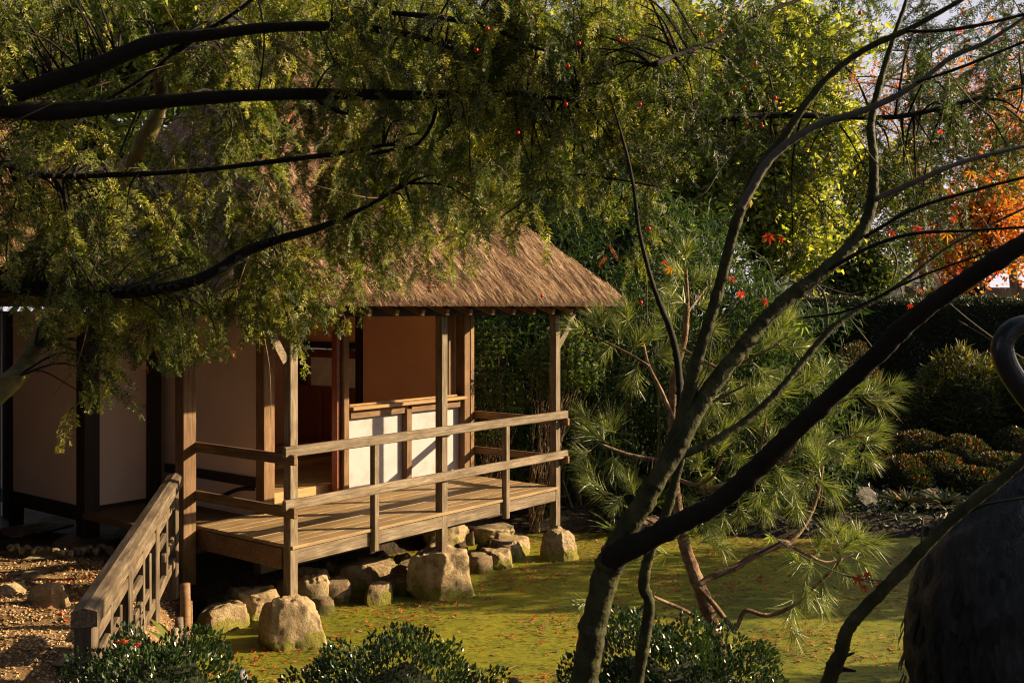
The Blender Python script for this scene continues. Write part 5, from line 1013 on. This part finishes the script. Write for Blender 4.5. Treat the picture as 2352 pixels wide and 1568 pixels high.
# generic broadleaf tree
def tree(base, h, ells, nleaf, size, mat, label, seed, name='tree', cat='tree', group=None, bark=M_bark, r0=.16, nbr=16, T=LEAF, TT=LEAF_T, bare=0, tint=lambda n_, g_: g_.beta(2, 2, n_), gap=.0, clus=1.0):
    g_ = np.random.default_rng(seed); base = np.array(base, float); root = empty(name, base, label, cat, group)
    ells = [np.array(e, float) for e in ells]; C0 = np.mean([e[:3] for e in ells], axis=0)
    top = np.array([C0[0], C0[1], max(e[2]+e[5]*.5 for e in ells)])
    Vt = [base, base*.6+top*.4+g_.normal(0, .15, 3)*[1, 1, 0], base*.25+top*.75+g_.normal(0, .15, 3)*[1, 1, 0], top]
    tubeobj('trunk', np.array(Vt), [r0, r0*.75, r0*.45, r0*.12], bark, root, seg=9, rough=.04, seed=seed)
    trk = catmull(np.array(Vt), 8); Bk = Acc(); ends = []
    for e in ells:
        for k in range(nbr):
            u = g_.normal(size=3); u /= np.linalg.norm(u); tip = e[:3]+u*e[3:6]*g_.uniform(.5, 1); s = trk[g_.integers(len(trk)//4, len(trk)-2)]
            mid = (s+tip)/2+np.array([0, 0, .1*np.linalg.norm(tip-s)])+g_.normal(0, .1, 3); rr = r0*.22
            V, q, t = tube(np.array([s, mid, tip]), [rr, rr*.6, rr*.12], seg=5, sub=4, cap=False); Bk.add(V, q=q)
            c_ = catmull(np.array([s, mid, tip]), 5)
            for j in range(5+bare):
                a = c_[g_.integers(3, len(c_))]; v = g_.normal(size=3); v /= np.linalg.norm(v); l = g_.uniform(.25, .7)*np.linalg.norm(e[3:6])*.35; b2 = a+v*l+(tip-s)/np.linalg.norm(tip-s)*l*.6
                V, q, t = tube(np.array([a, (a+b2)/2+g_.normal(0, .05, 3), b2]), [rr*.22, rr*.14, rr*.05], seg=3, sub=2, cap=False); Bk.add(V, q=q); ends.append(b2)
                if bare:
                    for _ in range(3):
                        v2 = g_.normal(size=3)*.5; V, q, t = tube(np.array([(a+b2)/2, b2+v2*l*.5, b2+v2*l]), [rr*.1, rr*.07, rr*.03], seg=3, sub=2, cap=False); Bk.add(V, q=q)
    Bk.build('branches', bark, root, kind='stuff')
    if nleaf:
        ends = np.array(ends); pos = ends[g_.integers(0, len(ends), nleaf)]+g_.normal(0, .17*clus*np.mean([e[3] for e in ells])**.5, (nleaf, 3))
        V, f, t = leaves(pos, g_, size, tint(nleaf, g_), D=g_.normal(0, 1, (nleaf, 3))*[1, 1, .7]+[0, 0, -.3], T=T, TT=TT); A_ = Acc(); A_.add(V, t=f, tint=t); A_.build('crown', mat, root, kind='stuff')
    return root
def E(px, py, d, rx, ry, rd=None): q = P(px, py, d); return (q[0], q[1], q[2], rx/F*d, (rd or rx)/F*d, ry/F*d)
def gbase(px, d): x = (px-CX)/F*d; return (x, d, gz(x, d))
BG = 'autumn trees behind the garden'
tree(gbase(1750, 17.5), 6, [E(1700, 200, 17.5, 150, 130), E(1820, 300, 17.5, 130, 140), E(1700, 420, 17.5, 150, 110), E(1830, 520, 17.5, 110, 90), E(1650, 80, 17.5, 140, 100), E(1850, 120, 17.5, 120, 100)], 46000, .12, M_yellow, 'bright yellow green leafy tree right of the thatched roof', 1, group=BG, gap=.2)
tree(gbase(1560, 18.5), 6, [E(1520, 300, 18.5, 170, 150), E(1450, 100, 18.5, 180, 130), E(1560, 500, 18.5, 170, 120), E(1400, 480, 18.5, 140, 130)], 30000, .13, M_yellow, 'golden green tree close behind the right slope of the roof', 2, group=BG)
tree(gbase(1100, 20), 8, [E(1150, 150, 20, 220, 160), E(1000, 250, 20, 180, 120), E(1250, 350, 20, 200, 130)], 26000, .15, M_yellow, 'golden green tree behind the roof peak', 3, group=BG)
tree(gbase(700, 21), 9, [E(700, 150, 21, 220, 140), E(850, 50, 21, 220, 120), E(520, 80, 21, 180, 120)], 26000, .15, M_yellow, 'tall golden tree behind the middle of the thatch', 4, group=BG, tint=lambda n_, g_: g_.beta(1.5, 2, n_))
tree(gbase(200, 20), 9, [E(150, 100, 20, 220, 150), E(350, 30, 20, 200, 120), E(0, 250, 20, 180, 160)], 26000, .15, M_yellow, 'yellowing tree behind the left end of the roof', 5, group=BG, tint=lambda n_, g_: g_.beta(2, 2, n_))
tree(gbase(-150, 24), 9, [E(-100, 300, 24, 200, 250), E(100, 350, 24, 200, 150)], 9000, .2, M_green, 'green tree far left behind the wing roof', 6, group=BG)
tree(gbase(2250, 26), 6, [E(2240, 480, 26, 150, 90), E(2340, 560, 26, 120, 70), E(2130, 580, 26, 90, 40), E(2300, 430, 26, 130, 60)], 7500, .13, M_orange, 'orange red maple glowing beyond the hedge', 7, group=BG)
tree(gbase(1960, 24), 6, [E(1960, 600, 24, 110, 60), E(1880, 560, 24, 90, 60), E(2020, 620, 24, 60, 40)], 9000, .12, M_green, 'low green tree beyond the left end of the hedge', 8, group=BG)
tree(gbase(1880, 30), 8, [E(1900, 420, 30, 170, 90), E(2050, 400, 30, 130, 100)], 7000, .14, M_yellow, 'thin golden tree above the hedge end', 9, group=BG, tint=lambda n_, g_: g_.beta(3, 1.5, n_), bare=4)
tree(gbase(2150, 33), 10, [E(2150, 150, 33, 230, 160), E(2000, 250, 33, 170, 120)], 1800, .14, M_orange, 'tall half bare tree against the bright sky', 10, group=BG, bare=9, bark=M_mapletan, nbr=18)
tree(gbase(2350, 31), 10, [E(2350, 230, 31, 200, 180), E(2250, 330, 31, 130, 90)], 3800, .14, M_orange, 'russet half bare tree at the right edge against the sky', 11, group=BG, bare=8, bark=M_twig, nbr=18)
tree(gbase(1840, 35), 9, [E(1830, 120, 35, 170, 140)], 2600, .15, M_yellow, 'distant bare twigged tree behind the yellow green one', 12, group=BG, bare=8, bark=M_mapletan, nbr=20)
for i in range(9):
    px = -600+i*260; d = 34+3*math.sin(i*2.1)
    tree(gbase(px, d), 8, [E(px, 330, d, 220, 260)], 4200, .3, M_green, ['far tree beyond the left frame edge', 'far green tree at the left frame edge', 'far green tree behind the wing roof', 'far green tree behind the left thatch', 'far tree behind the roof middle', 'far tree behind the roof peak', 'far tree behind the right roof slope', 'far tree behind the bamboo', 'far tree behind the yellow green one'][i], 50+i, group='far trees', nbr=8, clus=1.4)
# trees and tall shrubs standing right of the frame (they shade the right of the pond)
for i, (x, y, r, h, lab) in enumerate([(8.4, 8.0, 1.15, 3.1, 'dense evergreen shrub past the right frame edge, nearest the crane'), (8.8, 11.5, 1.5, 2.95, 'dense evergreen shrub past the right frame edge, middle one'), (12.6, 16.2, 1.0, 2.2, 'dense evergreen shrub past the right frame edge, farthest one'), (5.4, 3.6, .8, 1.3, 'evergreen shrub on the near bank right of the camera')]):
    mound('evergreen_shrub', (x, y, gz(x, y)-.1), (r, r*1.1, h), 5000, .13, M_hedge, lab, 'shrub', 900+i, group='evergreen shrubs right of the pond')
# unseen trees added behind and beside the viewpoint to block sky light
for i, (x, y, h, lab) in enumerate([(-7, -5, 5, 'unseen evergreen added for shade behind the viewpoint on the left'), (-1, -7, 6, 'unseen evergreen added for shade straight behind the viewpoint'), (5, -6, 5.5, 'unseen evergreen added for shade behind the viewpoint on the right'), (-7.6, 3.2, 4.6, 'unseen evergreen added for shade left of the viewpoint'), (-11, 8.6, 5.5, 'unseen evergreen added for shade left of the tea house'), (10, -3, 5, 'unseen evergreen added for shade far right behind the viewpoint')]):
    tree((x, y, gz(x, y)), h, [(x, y, h*.55, 2.8, 2.4, h*.5), (x+1, y+.5, h*.8, 2.4, 2.2, h*.4), (x-1, y+.2, h*.35, 2.2, 2, h*.3), (x, y, h*1.1, 2.2, 2, h*.3)], 7000, .34, M_hedge, lab, 300+i, group='added shade trees round the viewpoint', nbr=9, clus=1.6)
A_ = Acc(); g_ = np.random.default_rng(77)  # unseen canopy added overhead to block sky light
c_ = cloudpts(g_, [(-2.4, .2, 6.0, 2.6, 3.0, .7, 3500), (.4, -.6, 6.3, 2.2, 2.6, .7, 3000), (-4, 3.6, 6.4, 1.8, 1.8, .7, 2200), (-1.4, 3.2, 6.6, 2.2, 1.6, .6, 2400)])
V, f, t = leaves(c_, g_, .26, g_.uniform(0, .6, len(c_))); A_.add(V, t=f, tint=t); A_.build('added_shade_crown', M_yew, YW, kind='stuff')
for a_, b_ in [((-4.1, 4.7, 3.6), (-2.4, .4, 6.0)), ((-4.0, 4.9, 5), (-1.2, 3.2, 6.5)), ((-2.4, .4, 6.0), (.6, -.6, 6.3)), ((-4.0, 4.9, 5.2), (-4, 3.4, 6.4))]:  # limbs added to carry the unseen overhead canopy
    tubeobj('limb', np.array([a_, (np.array(a_)+np.array(b_))/2+[0, 0, .2], b_]), [.12, .09, .04], M_bark, YW, seg=8, rough=.05)
# greenhouse and mesh fence beyond the hedge
GHs = empty('greenhouse', (9.5, 34, .76), 'pale plastic covered tunnel glimpsed beyond the hedge', 'greenhouse')
M_plastic = noisemat('milky_plastic', [(.3, (.24, .24, .28)), (.7, (.34, .34, .38))], scale=.6, rough=.35, bump=.3, bscale=3, bdist=.05)
def tunnel():
    V = []; n_ = 14
    for x in (8.6, 15.5):
        for k in range(n_):
            a = math.pi*k/(n_-1); V.append((x, 36-2.2*math.cos(a), .76+3.5*math.sin(a)))
    q = [[k, k+1, n_+k+1, n_+k] for k in range(n_-1)]
    mesh_np('cover', np.array(V), np.array(q), M_plastic, GHs, smooth=True)
    a_ = [V[k] for k in range(n_)]; me = bpy.data.meshes.new('end_wall'); me.from_pydata([(v[0]+.01, v[1], v[2]) for v in a_], [], [list(range(n_))]); me.materials.append(M_plastic); link(bpy.data.objects.new('end_wall', me), GHs)
    for x in np.arange(8.6, 15.6, 1.38):
        tubeobj('hoop', np.array([(x, 36-2.24*math.cos(t), .76+3.54*math.sin(t)) for t in np.linspace(0, math.pi, 9)]), [.03]*9, M_mapletan, GHs, seg=6, sub=2)
tunnel()
FN = empty('mesh_fence', (12, 28, .76), 'brown windbreak mesh fence with wooden posts beyond the hedge', 'fence')
M_mesh = noisemat('windbreak_mesh', [(.35, (.10, .07, .055)), (.65, (.22, .17, .13))], scale=2.2, rough=.8, bump=.4, bscale=6, stretch=(3, 3, .6), bdist=.05)
for k, x in enumerate(np.arange(10.5, 18.5, 1.0)):
    beam('post', (x, 28, .7), (x, 28, 3.45), .09, .09, M_mapletan, FN, up=(1, 0, 0))
    if x < 17.5: beam('mesh_panel', (x+.05, 28.0, 2.0), (x+.95, 28.0, 2.0), .02, 2.5, M_mesh, FN, bev=0); beam('stake', (x+.33, 27.95, .7), (x+.33, 27.95, 3.1), .03, .03, M_mapletan, FN, up=(1, 0, 0)); beam('stake', (x+.66, 27.95, .7), (x+.66, 27.95, 3.0), .03, .03, M_mapletan, FN, up=(1, 0, 0))
M_lawn = noisemat('lawn', [(.3, (.05, .09, .015)), (.7, (.12, .16, .03))], scale=3, bump=.6, bscale=60)
lw = mesh_np('lawn', np.array([(3, 21.6, .79), (22, 21.6, .79), (22, 40, .79), (3, 40, .79)]), np.array([[0, 1, 2, 3]]), M_lawn); lw['kind'] = 'structure'

# ------------------------------------------------------------------ bronze crane at the right edge
M_bronze = noisemat('dark_bronze', [(.3, (.012, .014, .017)), (.55, (.03, .034, .04)), (.75, (.07, .08, .09))], scale=5, rough=.38, bump=.8, bdist=.02, bscale=9, spec=.7, stretch=(9, 9, 1.6), metallic=.6)
M_bronze2 = noisemat('polished_bronze', [(.3, (.015, .018, .022)), (.7, (.04, .046, .055))], scale=5, rough=.28, bump=.25, bdist=.005, bscale=30, spec=.7, metallic=.5)
DC = 3.05
CR = empty('crane_statue', P(2400, 1900, DC), 'dark bronze crane statue cut off by the right frame edge', 'statue')
def body():
    rings = [(2445, 1010, 40), (2430, 1075, 95), (2400, 1150, 160), (2375, 1240, 220), (2362, 1340, 252), (2356, 1440, 266), (2360, 1540, 268), (2370, 1640, 250), (2385, 1740, 200), (2400, 1830, 120), (2410, 1890, 40)]
    C_ = catmull(np.array(rings, float), 5); V = []; seg = 56
    for i, (x, y, r) in enumerate(C_):
        c_ = P(x, y, DC); rr = r/F*DC
        for k in range(seg):
            a = k/seg*2*math.pi; gr = .018*math.sin(a*19+i*.35)*math.sin(i*.9+a*5)+.012*mnoise.noise(Vector((a*6, i*.35, 2)))*2
            V.append((c_[0]+math.cos(a)*rr*(1+gr), c_[1]+math.sin(a)*rr*.8*(1+gr), c_[2]+.01*math.sin(a*9+i)))
    n_ = len(C_); q = [[i*seg+k, i*seg+(k+1) % seg, (i+1)*seg+(k+1) % seg, (i+1)*seg+k] for i in range(n_-1) for k in range(seg)]
    mesh_np('body', np.array(V), np.array(q), M_bronze, CR, smooth=True)
body()
stem('neck', [(2435, 1080, 100), (2430, 1020, 80), (2400, 955, 68), (2355, 900, 58), (2318, 850, 52), (2302, 800, 50), (2318, 762, 46), (2352, 745, 42), (2400, 748, 40), (2440, 775, 42), (2462, 800, 50), (2470, 830, 44)], DC, DC-.02, M_bronze2, CR, nodes=0, seg=20, rough=.012)
stem('beak', [(2475, 830, 34), (2500, 880, 18), (2530, 950, 4)], DC, DC, M_bronze2, CR, nodes=0, seg=10)
for px in (2360, 2430): stem('leg', [(px, 1800, 40), (px+5, 1950, 24), (px, 2150, 20), (px, 2260, 24)], DC, DC, M_bronze2, CR, nodes=0, seg=10)
# feathers laid over the back
FV = np.array([[0, -.12, 0], [0, .12, 0], [.6, .17, .05], [1, 0, 0], [.6, -.17, .05], [.5, 0, .09]]); FT = np.array([[0, 4, 5], [4, 3, 5], [3, 2, 5], [2, 1, 5], [1, 0, 5]])
g_ = np.random.default_rng(4); fme = bpy.data.meshes.new('feather'); fme.from_pydata([tuple(v) for v in FV], [], [tuple(t) for t in FT]); fme.materials.append(M_bronze); fme.update()
for i in range(150):
    y = g_.uniform(1110, 1600); rr = np.interp(y, [1075, 1150, 1240, 1340, 1440, 1540], [95, 160, 220, 252, 266, 268])/F*DC; cx_ = np.interp(y, [1075, 1150, 1240, 1340, 1440], [2430, 2400, 2375, 2362, 2356]); a = g_.uniform(math.pi*.9, math.pi*1.55)
    c_ = P(cx_, y, DC); q = Vector((c_[0]+math.cos(a)*rr*1.0, c_[1]+math.sin(a)*rr*.8, c_[2])); Nn = Vector((math.cos(a), math.sin(a)*1.2, .25)).normalized(); X = Vector((g_.uniform(-.15, .25), 0, -1)); X = (X-Nn*X.dot(Nn)).normalized(); Y = Nn.cross(X)
    M = Matrix(((X.x, Y.x, Nn.x, q.x), (X.y, Y.y, Nn.y, q.y), (X.z, Y.z, Nn.z, q.z), (0, 0, 0, 1))) @ Matrix.Scale(g_.uniform(.06, .11), 4)
    share('feather', fme, M, CR)
print('tris approx', sum(len(m.loops)-2*len(m.polygons) for m in bpy.data.meshes))
